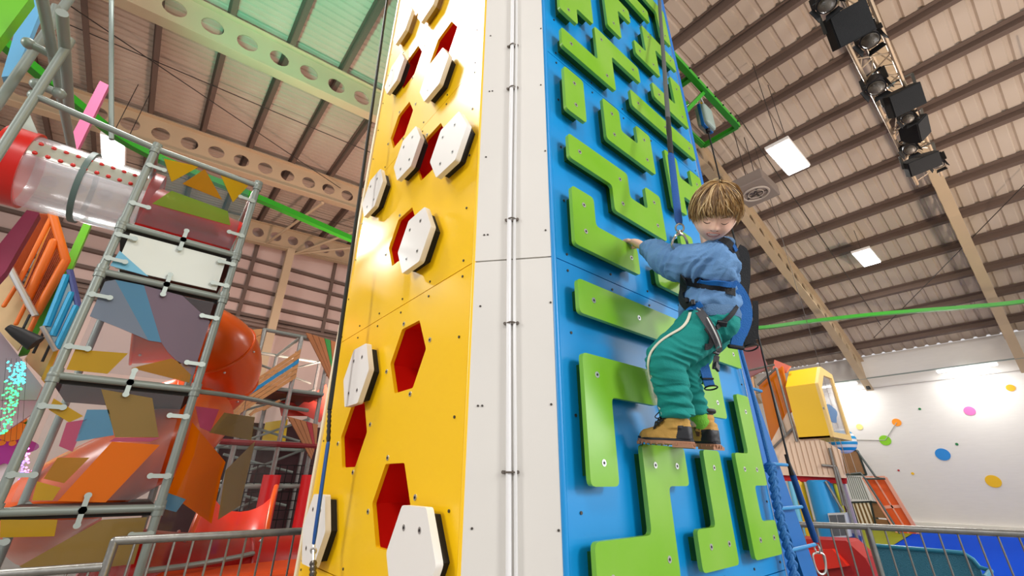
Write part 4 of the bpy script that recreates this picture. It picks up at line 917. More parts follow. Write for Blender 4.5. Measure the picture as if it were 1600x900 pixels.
q = MB(); A_, B_, C2, D2 = wp(1293, 802, 8.88), wp(1320, 801, 8.88), wp(1327, 839, 8.88), wp(1302, 841, 8.88); q.prism([A_, B_, C2, D2], (.17, 0, 0)); q.build('body', mat('box_white', '#C8CCCC', .5), mbx)
for s0, s1 in ((.06, .47), (.53, .94)):
    q = MB(); e = .08; q.prism([A_.lerp(B_, s0).lerp(D2.lerp(C2, s0), e), A_.lerp(B_, s1).lerp(D2.lerp(C2, s1), e), A_.lerp(B_, s1).lerp(D2.lerp(C2, s1), 1-e), A_.lerp(B_, s0).lerp(D2.lerp(C2, s0), 1-e)], (-.01, 0, 0)); q.build('mesh_panel', mat('mesh_grey', '#5C6264', .6, bump=.8, bscale=150), mbx)
# red floor blocks, blue and olive floor mats
def slab(lbl, pts, z0, z1, m, name='floor_mat', cat='mat'):
    q = MB(); q.prism([H(x, y, 2, z1) for x, y in pts], (0, 0, z0-z1)); return tag(q.build(name, m, bevel=.01), lbl, cat)
BF = mat('blue_mat', '#0048CC', .85, spec=.05); OF = mat('olive_mat', '#8E9410', .75, spec=.2); RF = mat('red_mat', '#A81A12', .5)
slab('bright blue floor mat filling the lower right', [(1440, 825), (1640, 835), (1700, 960), (1290, 960), (1345, 868), (1385, 858)], 0, .05, BF)
slab('olive green floor mat beside the blue one', [(1300, 822), (1444, 824), (1384, 860), (1342, 868), (1300, 870)], 0, .05, OF)
q = MB(); q.prism([wp(x, y, 7.6) for x, y in ((1208, 840), (1322, 845), (1352, 872), (1400, 960), (1200, 960))], (.5, 0, 0)); tag(q.build('play_block', RF, bevel=.03), 'dark red padded block behind the barrier, next to the blue ladder', 'foam block')
q = MB(); q.prism([wp(x, y, 7.5) for x, y in ((1236, 862), (1300, 858), (1325, 885), (1250, 895))], (.1, 0, 0)); tag(q.build('play_wedge', mat('bright_red', '#DA2A14', .45), bevel=.01), 'brighter red wedge on the dark red padded block', 'foam block')
q = MB(); q.prism([H(x, y, 2, .35) for x, y in ((1325, 862), (1362, 858), (1370, 866), (1335, 874))], (0, 0, -.3)); tag(q.build('white_step', mat('step_white', '#DCE2E6', .5), bevel=.02), 'white step edge between the red block and the blue mat', 'step')
# striped ball
bc_ = H(1316, 689, 0, 11.5); sb = thing('striped_ball', 'white and blue striped ball below the yellow pod', 'ball', bc_-V((0, 0, .25)))
q = MB(); q.ball(bc_, .25, 28, 18); q.build('ball', mat('ball_white', '#F0F6F8', .4), sb, smooth=True); q = MB(); q.tube([bc_+V((0, 0, .24)), (bc_.x, bc_.y, T(bc_.x)+.05)], .006, 6); q.build('hanging_cord', CBL, sb)
for i in range(4):
    z = -.165+i*.11; r_ = 0; q = MB(); q.loft([[bc_+V((math.cos(a*PI/14)*rr, math.sin(a*PI/14)*rr, zz_)) for a in range(28)] for zz_, rr in ((z-.028, math.sqrt(max(0, .254**2-(z-.028)**2))), (z, math.sqrt(.256**2-z*z)), (z+.028, math.sqrt(.254**2-(z+.028)**2)))], cap=False); q.build('stripe', mat('stripe_cyan', '#1E9AD8', .4), sb, smooth=True)
# leaning display panels, gratings, trampoline frames
def panel4(name, lbl, cat, pts, x, d, fr, parts, fw=.055):
    P_ = [wp(a, c, x) for a, c in pts]; o_ = thing(name, lbl, cat, (x, min(p.y for p in P_), min(p.z for p in P_))); q = MB()
    for a, c in zip(P_, P_[1:]+P_[:1]): q.beam(a, c, fw, fw, (1, 0, 0))
    q.build('frame', fr, o_)
    bil = lambda u, v: P_[0].lerp(P_[1], u).lerp(P_[3].lerp(P_[2], u), v)
    for nm, m, (u0, u1, v0, v1), off in parts:
        q = MB(); q.prism([bil(u0, v0)+V((off, 0, 0)), bil(u1, v0)+V((off, 0, 0)), bil(u1, v1)+V((off, 0, 0)), bil(u0, v1)+V((off, 0, 0))], (d, 0, 0)); q.build(nm, m, o_)
    return o_
BRN = mat('brown_board', '#A0764E', .6, vary=.15, vscale=3); DKF = mat('dark_frame', '#22302A', .5)
panel4('display_board', 'brown three-section board above the white grating', 'board', [(1300, 701), (1340, 704), (1354, 742), (1312, 742)], 20.7, .06, DKF, [('board', BRN, (.02, .32, .03, .97), 0), ('board', BRN, (.35, .65, .03, .97), 0), ('board', BRN, (.68, .98, .03, .97), 0)])
panel4('white_grating', 'white barred grating between the brown board and the striped board', 'grating', [(1318, 742), (1346, 744), (1362, 783), (1330, 781)], 20.7, .05, mat('light_frame', '#E6E8E2', .5), [('bar', mat('light_frame', ''), (i/9+.02, i/9+.06, .02, .98), 0) for i in range(9)]+[('backing', mat('grate_grey', '#9AA098', .6), (.02, .98, .02, .98), .04)])
panel4('striped_board', 'brown and cream striped board under the white grating', 'board', [(1330, 785), (1360, 784), (1376, 822), (1342, 822)], 20.7, .05, DKF, [('stripe', mat('cream_strip', ''), (i/5, i/5+.1, .02, .98), 0) for i in range(5)]+[('stripe', mat('bronze', '#7A5A20', .5), (i/5+.1, i/5+.2, .02, .98), 0) for i in range(5)])
panel4('brown_door', 'brown two-part board half hidden behind the orange frame', 'board', [(1360, 784), (1376, 786), (1400, 838), (1372, 836)], 19.0, .05, DKF, [('board', BRN, (.03, .97, .03, .47), 0), ('board', BRN, (.03, .97, .52, .97), 0)])
OP = mat('orange_sheet', '#E85A10', .5)
panel4('leaning_panel', 'orange four-part panel with a pale frame leaning by the olive mat', 'panel', [(1349, 746), (1383, 746), (1437, 836), (1408, 840)], 18.0, .04, mat('salmon_frame', '#F0A68A', .5), [('orange_sheet', OP, (.05, .46, .03, .49), 0), ('orange_sheet', OP, (.54, .95, .03, .49), 0), ('orange_sheet', OP, (.05, .46, .54, .97), 0), ('orange_sheet', OP, (.54, .95, .54, .97), 0), ('cross_bar', mat('salmon_frame', ''), (.46, .54, .0, 1), -.01), ('cross_bar', mat('salmon_frame', ''), (0, 1, .49, .54), -.01)], .085)
q = MB(); q.tube([wp(1318, 742, 17.6), wp(1345, 739, 17.6), wp(1352, 748, 17.6), wp(1412, 843, 17.6)], .03, 8); q.tube([wp(1338, 703, 17.6), wp(1368, 745, 17.6), wp(1383, 748, 17.6), wp(1352, 748, 17.6)], .03, 8)
tag(q.build('hoop_rail', mat('dark_grey_tube', '#5E6664', .4, metal=.5), smooth=True), 'bent dark grey hoop rail in front of the leaning boards', 'rail')
# blue mesh bench behind the barrier
bm_ = mat('teal_mesh', '#3E859E', .5, bump=.9, bscale=140, metal=.2); bn = thing('mesh_bench', 'blue perforated metal bench behind the right barrier', 'bench', (5.3, .9, 0))
XB = 5.2; pa = [H(1363, 852, 0, XB), H(1505, 864, 0, XB), H(1530, 886, 0, XB), H(1548, 892, 0, XB)]
q = MB(); base = [V((p.x, p.y, .42)) for p in pa]
q.prism([pa[0], pa[1], H(1520, 874, 0, XB), pa[2], V((XB, pa[2].y, .42)), V((XB, pa[0].y, .42))], (.03, 0, 0)); q.build('backrest', bm_, bn, bevel=.004)
q = MB(); q.box((XB-.22, (pa[0].y+pa[3].y)/2, .42), (.45, pa[0].y-pa[3].y, .03)); q.build('seat', bm_, bn, bevel=.008)
q = MB(); q.tube([pa[0], pa[1], H(1520, 874, 0, XB), pa[2], pa[3], pa[3]+V((-.4, 0, 0))], .016, 8); q.build('edge_tube', mat('bench_blue', '#2E86A2', .4), bn, smooth=True)
for y in (pa[0].y-.08, pa[3].y+.08):
    q = MB(); q.tube([(XB-.02, y, .42), (XB+.02, y, 0)], .018, 8); q.build('leg', GAP, bn, smooth=True); q = MB(); q.tube([(XB-.4, y, .42), (XB-.42, y, 0)], .018, 8); q.build('leg', GAP, bn, smooth=True)
cm = thing('wall_camera', 'tiny dark camera low on the dotted wall', 'camera', (21.9, 3.2, 2.4)); c_ = H(1357, 606, 0, 21.9)
cm.location = c_; WL[cm.name] = c_.copy(); q = MB(); q.box(c_, (.2, .12, .12)); q.build('housing', BLK, cm); q = MB(); q.tube([c_, c_+V((.14, 0, .05))], .03, 8); q.build('arm', BLK, cm)
# ------------------------------------------------------------------ the boy
boy = thing('person', 'boy in blue sweatshirt and green trousers climbing the blue face in a harness', 'person', (1.58, .80, 1.53))
SKIN = mat('skin', '#FFCFB4', .5, sub=.15, vary=.3, vscale=14, col2='#F2B29E')
SWT = mat('blue_sweatshirt', '#6A96C6', .9, bump=.25, bscale=220, vary=.12, vscale=7)
SWR = mat('blue_sweatshirt_rib', '#5E82A8', .9, bump=.6, bscale=260)
TRO = mat('green_trousers', '#15928A', .9, bump=.25, bscale=260, vary=.15, vscale=9)
HAIR = [mat('hair_blond', '#A5804E', .5), mat('hair_light', '#D4B684', .45), mat('hair_brown', '#6E5234', .55)]
BOOT = mat('tan_nubuck', '#C79A4C', .75, bump=.2, bscale=120, vary=.25, vscale=14, col2='#9E7434')
SOLE = mat('gum_sole', '#A8785A', .6); BLT = mat('black_leather', '#1B1C22', .5); LACE = mat('lace', '#2A2620', .7)
WB_B = mat('webbing_black', '#15161A', .7, bump=.4, bscale=300); WB_G = mat('webbing_grey', '#4A4A4E', .7, bump=.4, bscale=300); WB_U = mat('webbing_blue', '#0F6EC2', .6, bump=.4, bscale=300)
FW = V((-.74, .67, 0)).normalized(); LF = V((0, 0, 1)).cross(FW)       # facing and his left
def voxel(mb, size, sm=4, fac=.5):
    me = bpy.data.meshes.new('tmp'); me.from_pydata([tuple(p) for p in mb.v], [], mb.f); o = bpy.data.objects.new('tmp', me); COL.objects.link(o)
    bm = bmesh.new(); bm.from_mesh(me); bmesh.ops.recalc_face_normals(bm, faces=bm.faces[:]); bm.to_mesh(me); bm.free()
    m = o.modifiers.new('r', 'REMESH'); m.mode = 'VOXEL'; m.voxel_size = size
    if sm: s = o.modifiers.new('s', 'SMOOTH'); s.iterations = sm; s.factor = fac
    bpy.context.view_layer.update(); dg = bpy.context.evaluated_depsgraph_get(); e = bpy.data.meshes.new_from_object(o.evaluated_get(dg))
    bpy.data.objects.remove(o); bpy.data.meshes.remove(me); return e
def finish(me, name, mats, parent=boy, disp=None, smooth_after=0):
    if disp:
        me.update(); ns = [v.normal.copy() for v in me.vertices]
        for v, n_ in zip(me.vertices, ns): v.co += n_*disp(v.co, n_)
    me.transform(Matrix.Translation(-WL[boy.name])); me.update()
    me.materials.clear()
    for m in (mats if isinstance(mats, list) else [mats]): me.materials.append(m)
    me.polygons.foreach_set('use_smooth', [True]*len(me.polygons)); me.name = name
    o = bpy.data.objects.new(name, me); COL.objects.link(o); o.parent = parent; WL[o.name] = WL[boy.name]; return o
def bvh_of(me, off=V((0, 0, 0))): return BVHTree.FromPolygons([v.co+off for v in me.vertices], [tuple(p.vertices) for p in me.polygons])
def oval(c, ax, ay, ra, rb, n=20, pw=2.3):
    out = []
    for j in range(n):
        t = 2*PI*j/n; cx, sy = math.cos(t), math.sin(t)
        out.append(c+ax*ra*math.copysign(abs(cx)**(2/pw), cx)+ay*rb*math.copysign(abs(sy)**(2/pw), sy))
    return out
# ---- joints
neckP = Un(1116, 393, 1.70); chest = Un(1108, 420, 1.70); waist = Un(1108, 462, 1.68); pelv = Un(1108, 500, 1.66)
shL = Un(1114, 412, 1.60); elL = Un(1060, 409, 1.68); wrL = Un(1010, 388, 1.90)
shR = chest-LF*.11+V((0, 0, .02)); elR = V((1.76, .80, 2.19)); wrR = V((1.90, .90, 2.31))
hipL = Un(1098, 512, 1.60); knL = Un(1040, 563, 1.56); anL = Un(1058, 648, 1.550)
hipR = Un(1112, 515, 1.73); knR = Un(1068, 577, 1.70); anR = Un(1087, 645, 1.665)
# ---- head
Hf = (-CF*.77-CU*.53-CR*.34).normalized(); hu0 = CU+CR*.13; Hu = (hu0-Hf*hu0.dot(Hf)).normalized(); Hx = Hf.cross(Hu)
HC = Un(1117, 333, 1.64); HM = Matrix((Hx, Hf, Hu)).transposed()
HA, HB, HCz = .080, .097, .110
def g2(x, z, cx, cz, sx, sz): return math.exp(-((x-cx)/sx)**2-((z-cz)/sz)**2)
def headpt(lon, lat):       # lon 0 = front, + towards his left ; returns local point
    d = V((-math.sin(lon)*math.cos(lat), math.cos(lon)*math.cos(lat), math.sin(lat)))
    p = V((d.x*HA, d.y*HB, d.z*HCz)); x, y, z = p
    k = max(0, -z/HCz); p.x *= 1-.30*k**2; 
    if y > 0: p.y *= 1-.10*k**2
    else: p.y *= 1-.28*k**1.5
    if z > .03 and y > 0: p.y *= 1+.03
    if y > 0:
        f = min(1, y/.03); e = 0
        e += .012*g2(x, z, 0, -.020, .0105, .012)+.007*g2(x, z, 0, -.004, .008, .020)+.004*(g2(x, z, .011, -.024, .007, .006)+g2(x, z, -.011, -.024, .007, .006))
        for s in (-1, 1):
            e += -.0075*g2(x, z, s*.031, .008, .016, .011)+.0045*g2(x, z, s*.031, .002, .012, .008)+.006*g2(x, z, s*.040, -.032, .022, .020)+.003*g2(x, z, s*.028, .026, .02, .008)
        e += .004*g2(x, z, 0, -.050, .022, .010)-.003*g2(x, z, 0, -.068, .018, .005)+.008*g2(x, z, 0, -.086, .018, .014)
        p += V((x*.2/HA, 1, 0)).normalized()*e*f
    return p
hb = MB(); NL, NT = 84, 64; hr_ = [[HC+HM@headpt(2*PI*j/NL, -PI/2+.02+(PI-.04)*i/NT) for j in range(NL)] for i in range(NT+1)]
hb.loft(hr_, True)
headbvh = BVHTree.FromPolygons(hb.v, hb.f)
def onhead(x, z, lift=0.0):
    o_ = HC+HM@V((x, .3, z)); loc, nr, i, d = headbvh.ray_cast(o_, -Hf)
    if loc is None: loc = HC+HM@V((x, HB, z))
    return loc+Hf*lift
body = MB(); body.v = list(hb.v); body.f = list(hb.f); body.m = [0]*len(hb.f)
body.tube([HC+HM@V((0, -.02, -.05)), HC+HM@V((0, -.025, -.095)), neckP+V((0, 0, -.01)), chest], [.045, .042, .044, .05], 16)
for s in (-1, 1):                                   # ears
    c_ = HC+HM@V((s*(HA+.001), -.004, -.006)); R = HM@Matrix.Rotation(s*.35, 3, 'Z')
    rg = []
    for i in range(9):
        a = -PI/2+.05+(PI-.1)*i/8; rg.append([c_+R@V((s*math.sin(a)*.009, math.cos(a)*math.cos(2*PI*j/14)*.017, math.cos(a)*math.sin(2*PI*j/14)*.027)) for j in range(14)])
    body.loft(rg)
# torso, arms, legs (mostly under clothes)
body.loft([oval(c_, FW, LF, a, b_) for c_, a, b_ in ((pelv+V((0, 0, -.06)), .07, .085), (pelv, .08, .095), (waist, .07, .085), (chest, .075, .10), (neckP+V((0, 0, -.02)), .04, .06))])
body.tube([shL, elL, wrL], [.04, .033, .022], 12); body.tube([shR, elR, wrR], [.04, .033, .022], 12)
body.tube([hipL, knL, anL, anL+V((0, 0, -.02))], [.06, .05, .032, .024], 12); body.tube([hipR, knR, anR, anR+V((.006, -.004, -.05))], [.06, .05, .032, .028], 12)
def hand(wr, palm_c, side, tips, kn, th, r=.0096):
    body.loft([oval(p, a1, a2, ra, rb, 14, 2.6) for p, a1, a2, ra, rb in ((wr, side, CU, .022, .020), (wr.lerp(palm_c, .5), side, CU, .027, .020), (palm_c, side, CU, .032, .018), (palm_c.lerp(kn[1], .8), side, CU, .033, .014))])
    for k_, (a_, m_, t_) in enumerate(zip(kn, [x[0] for x in tips], [x[1] for x in tips])):
        body.tube([palm_c.lerp(a_, .3), a_, m_, t_], [r*1.05, r, r*.9, r*.75], 10, round_end=True)
    body.tube([th[0], th[1], th[2]], [r*1.2, r*1.05, r*.85], 10, round_end=True)
# left hand hooked over the top edge of the green hold
pc = V((1.535, .934, 2.402)); sd = V((.94, -.25, .12)).normalized()
kn = [V((1.562-.0195*k_, .954+.001*k_, 2.420-.0025*k_)) for k_ in range(4)]
tips = [(k_+V((-.001, .018, .008-.001*i)), k_+V((-.003, .034-.002*i, .001))) for i, k_ in enumerate(kn)]
hand(wrL, pc, sd, tips, kn, (pc+V((.012, -.004, -.006)), pc+V((.016, .010, -.012)), pc+V((.004, .024, -.014))))
pcR = V((1.935, .94, 2.335)); knR_ = [V((1.925+.014*k_, .958, 2.350)) for k_ in range(4)]
hand(wrR, pcR, sd, [(k_+V((0, .012, .012)), k_+V((0, .028, .006))) for k_ in knR_], knR_, (pcR, pcR+V((-.02, .01, 0)), pcR+V((-.02, .022, .012))))
bm_e = voxel(body, .0036, 3, .5); bd_o = finish(bm_e, 'body', SKIN)
# ---- face details
def fx_(nm, mb, m, smooth=True): return mb.build(nm, m, boy, smooth=smooth)
for s in (-1, 1):
    q = MB(); q.tube([onhead(s*(.018+.026*t), .0015-.005*math.sin(PI*t)-.001*t, .0006) for t in [i/8 for i in range(9)]], [.0006+.0010*math.sin(PI*i/8) for i in range(9)], 6); fx_('eyelashes', q, mat('lash', '#4A2E20', .6))
    q = MB(); q.tube([onhead(s*(.014+.030*t), .019+.004*math.sin(PI*t*.8), .0005) for t in [i/8 for i in range(9)]], [.0010+.0012*math.sin(PI*i/8) for i in range(9)], 6); fx_('eyebrow', q, mat('brow', '#B08860', .8))
    q = MB(); q.tube([onhead(s*(.007+.006*t), -.0295+.001*t, .0003) for t in [i/3 for i in range(4)]], .0016, 6); fx_('nostril', q, mat('nostril_dark', '#7A3A30', .8))
mc = (0.0, -.052)
q = MB(); P_ = [onhead(mc[0]+.023*math.cos(a), mc[1]+.0105*math.sin(a)-.004*math.cos(a)**2*-1, .0008) for a in [2*PI*i/20 for i in range(20)]]; cc_ = sum(P_, V((0, 0, 0)))/20+Hf*.001; q.add(P_+[cc_], [(i, (i+1) % 20, 20) for i in range(20)]); fx_('mouth', q, mat('mouth_inside', '#300A0C', .6))
q = MB(); q.tube(P_+[P_[0]], [.0011+.0009*abs(math.sin(2*PI*i/20)) for i in range(21)], 8); fx_('lips', q, mat('lips', '#D98E80', .5))
q = MB(); q.tube([onhead(.013*t, mc[1]+.0072+.0012*t*t, .0014) for t in (-1, -.6, -.2, .2, .6, 1)], .0015, 8); fx_('upper_teeth', q, mat('teeth', '#E8E0D2', .3))
# ---- hair
random.seed(11)
def hairline(lon):
    a = abs((lon+PI) % (2*PI)-PI)
    for (a0, z0), (a1, z1) in zip(((0, .038), (.6, .034), (.95, .014), (1.25, -.014), (1.5, .012), (1.8, .0), (2.2, -.045), (PI+.01, -.062)), ((.6, .034), (.95, .014), (1.25, -.014), (1.5, .012), (1.8, .0), (2.2, -.045), (PI+.01, -.062))):
        if a0 <= a <= a1: return z0+(z1-z0)*(a-a0)/(a1-a0)
    return .02
def hl_lat(lon): return math.asin(max(-.9, min(.9, hairline(lon)/HCz)))
CROWN_LON, = (2.6,)
q = MB(); rg = []
for i in range(17):
    t = i/16; rr = []
    for j in range(48):
        lon = 2*PI*j/48; la = hl_lat(lon)+.04; lat = PI/2-.02-(PI/2-.02-la)*t; p = headpt(lon, lat); rr.append(HC+HM@(p*(1.055 if t < .97 else 1.01)))
    rg.append(rr)
q.loft(rg, True); q.build('scalp_hair', HAIR[0], boy, smooth=True)
strands = [MB(), MB(), MB()]
for s_ in range(3400):
    lon = random.uniform(0, 2*PI); la = hl_lat(lon)-random.uniform(-.10, .16)+.06*noise.noise(V((lon*5, 0, 5)))
    st = random.random()**.7; lat0 = (PI/2-.06)-(PI/2-.06-la)*st*.72
    L_ = random.uniform(.55, 1.05)*(PI/2-la)*.62; lat1 = max(la, lat0-L_); n_ = 7; P_ = []; sw = random.gauss(0, .13)+.25*noise.noise(V((lon*2.5, lat0*2, 9)))+(.22 if abs((lon+PI) % (2*PI)-PI) < 1.1 else .12); lift = 1.06+random.random()*.07; cl = .06*noise.noise(V((lon*4, lat0*3, 1.7)))
    if random.random() < .08: lift += .06
    for i in range(n_):
        t = i/(n_-1); lat = lat0+(lat1-lat0)*t; lo = lon+sw*t*(1.2-.4*math.sin(lat)) + .05*math.sin(3*t+s_); p = headpt(lo, lat)
        k_ = lift+cl+.05*math.sin(PI*t*.8)*(1 if lat0 > .6 else .3)-.02*(t > .9)
        P_.append(HC+HM@(V((p.x*k_, p.y*k_, p.z*(1+(k_-1)*.9)))))
    c_ = random.choices((0, 1, 2), (5, 3.2, 2.2))[0]; strands[c_].tube(P_, [.0013, .0019, .0021, .0020, .0017, .0012, .0004], 3)
for i, nm in enumerate(('hair', 'hair', 'hair')): strands[i].build(nm, HAIR[i], boy, smooth=True)
# ---- sweatshirt
sw = MB()
sw.loft([oval(c_, FW, LF, a, b_, 28) for c_, a, b_ in ((pelv.lerp(waist, .15), .097, .108), (pelv.lerp(waist, .4), .112, .122), (waist, .102, .112), (waist.lerp(chest, .5), .100, .115), (chest, .098, .118), (chest.lerp(neckP, .6), .080, .095), (neckP+V((0, 0, .005)), .055, .06))])
def P5(a, b_, t, off=V((0, 0, 0))): return a.lerp(b_, t)+off
sw.tube([chest+LF*.03, shL, shL.lerp(elL, .5)+V((0, 0, -.006)), elL+V((0, 0, -.008)), elL.lerp(wrL, .35)+V((0, 0, -.012)), elL.lerp(wrL, .7), wrL.lerp(elL, .10)], [.075, .078, .074, .073, .066, .052, .040], 24, round_end=True)
sw.tube([shR, elR, wrR.lerp(elR, .1)], [.07, .062, .038], 20, round_end=True)
sw.ball(shL+FW*-.025+V((0, 0, -.02)), .066, 16, 10)
def folds(c0, ax, amp, fr, seed, sc=18):
    def f_(p, n_):
        t = (p-c0).dot(ax); w = noise.noise(p*7+V((seed, 0, 0)))
        a = noise.noise(V((t*fr+w*1.5, (p.z)*6, (p.x+p.y)*5+seed)))
        return amp*(abs(a)*-2+.55)+amp*.5*noise.noise(p*sc*2)
    return f_
armax = (wrL-shL).normalized()
def sw_disp(p, n_):
    t = (p-shL).dot((elL-shL).normalized()); w = noise.noise(p*9)
    a = noise.noise(V(((p-shL).dot(armax)*26+w*1.2+(p.z)*8, p.z*9, 2.0))); cr_ = noise.noise(V((p.x*9, p.y*9, p.z*30+w*2)))
    d = .0135*(.38-abs(a)*1.9)+.006*(.3-abs(cr_)*1.6)
    if p.z < waist.z+.03: d += .006*math.sin((p-pelv).dot(LF.lerp(FW, .5))*90+w*5)*.6
    e = (wrL-p).length
    if e < .10: d += .004*math.sin((p-wrL).dot(armax)*210)
    return d
swm = voxel(sw, .0045, 6, .6); swo = finish(swm, 'sweatshirt', SWT, disp=sw_disp)
# cuff and ribbed hem, hood collar
wd = (wrL-elL).normalized(); q = MB(); q.tube([wrL-wd*.030, wrL-wd*.022, wrL-wd*.002, wrL+wd*.004, wrL+wd*.003], [.039, .036, .033, .030, .022], 22); q.build('cuff', SWR, swo, smooth=True)
hm = pelv.lerp(waist, .12); q = MB(); q.loft([oval(hm+V((0, 0, z)), FW, LF, a, a+.010, 28) for z, a in ((-.030, .090), (-.032, .101), (-.012, .107), (.012, .104))], cap=False); q.build('hem', SWR, swo, smooth=True)
q = MB(); C_ = cr([neckP+FW*.066*math.cos(a)+LF*.068*math.sin(a)+V((0, 0, .012-.012*math.cos(a))) for a in [2*PI*i/10 for i in range(11)]], 3); q.tube(C_, .014, 10); q.build('collar', SWR, swo, smooth=True)
# ---- trousers
tr_ = MB()
tr_.loft([oval(c_, FW, LF, a, b_, 28) for c_, a, b_ in ((pelv+V((0, 0, -.085)), .055, .075), (pelv+V((0, 0, -.06)), .088, .104), (pelv+V((0, 0, -.02)), .106, .114), (pelv+V((0, 0, .03)), .098, .106), (waist, .082, .094))])
tr_.tube([hipL+V((0, 0, 0)), hipL.lerp(knL, .4), knL, knL.lerp(anL, .3), knL.lerp(anL, .65), anL], [.088, .082, .074, .067, .062, .056], 24, round_end=False)
tr_.ball(knL, .073, 16, 10)
tr_.tube([hipR, hipR.lerp(knR, .5), knR, knR.lerp(anR, .5), anR], [.082, .070, .060, .052, .045], 24)
tr_.ball(knR, .058, 16, 10)
def tr_disp(p, n_):
    w = noise.noise(p*8); kd = min((p-knL).length, (p-knR).length); k2 = max(0, 1-kd/.13)
    a = noise.noise(V((p.z*34+w*1.6+(p-knL).dot(CR)*14, (p-pelv).dot(CR)*7, 3.1))); b_ = noise.noise(V((p.z*20, p.x*16, p.y*16)))
    d = (.005+.009*k2)*(.42-abs(a)*1.9)+.0035*b_
    if p.z < anL.z+.09: d += .005*math.sin(p.z*150+w*4)
    return d
trm = voxel(tr_, .0045, 6, .6); tro = finish(trm, 'trousers', TRO, disp=tr_disp)
for c_, r_ in ((anL, .060), (anR, .047)):
    q = MB(); q.tube([c_+V((0, 0, .022)), c_+V((0, 0, .016)), c_+V((0, 0, -.006)), c_+V((0, 0, -.010)), c_+V((0, 0, -.006))], [r_, r_+.003, r_+.002, r_-.004, r_-.014], 26); q.build('trouser_hem', TRO, tro, smooth=True)
off = WL[boy.name]
bv = [bvh_of(trm, off), bvh_of(swm, off), bvh_of(bm_e, off)]
def cast(px, py, which=(0, 1), lift=.003, fb=1.6):
    d = ray(px, py).normalized(); best = None
    for k_ in which:
        loc, nr, i, ds = bv[k_].ray_cast(CAM, d)
        if loc is not None and (best is None or ds < best[2]): best = (loc, nr, ds)
    if best is None: p = Un(px, py, fb); return p, -CF
    n_ = best[1] if best[1].dot(d) < 0 else -best[1]; return best[0]+n_*lift-d*lift*.6, n_
def strap(nm, pts, w, m, parent, which=(0, 1), lift=.004, th=.003, sub=4, **k_):
    P2 = cr([V((x, y, 0)) for x, y in pts], sub); A_ = [cast(p.x, p.y, which, lift, **k_) for p in P2]
    P_ = [a[0] for a in A_]; N_ = [a[1] for a in A_]
    for _ in range(2): P_ = [P_[0]]+[(P_[i-1]+P_[i]*2+P_[i+1])/4 for i in range(1, len(P_)-1)]+[P_[-1]]; N_ = [N_[0]]+[(N_[i-1]+N_[i]+N_[i+1]).normalized() for i in range(1, len(N_)-1)]+[N_[-1]]
    q = MB(); q.ribbon(P_, w, th, N_); return q.build(nm, m, parent, smooth=True)
CRM = mat('cream_piping', '#E9E2CC', .7)
strap('side_stripe', [(1079, 489), (1074, 503), (1064, 514), (1050, 522), (1032, 534), (1019, 549), (1014, 563), (1014, 578), (1018, 598), (1025, 622), (1033, 642), (1039, 654)], .0095, CRM, tro, (0,), .003)
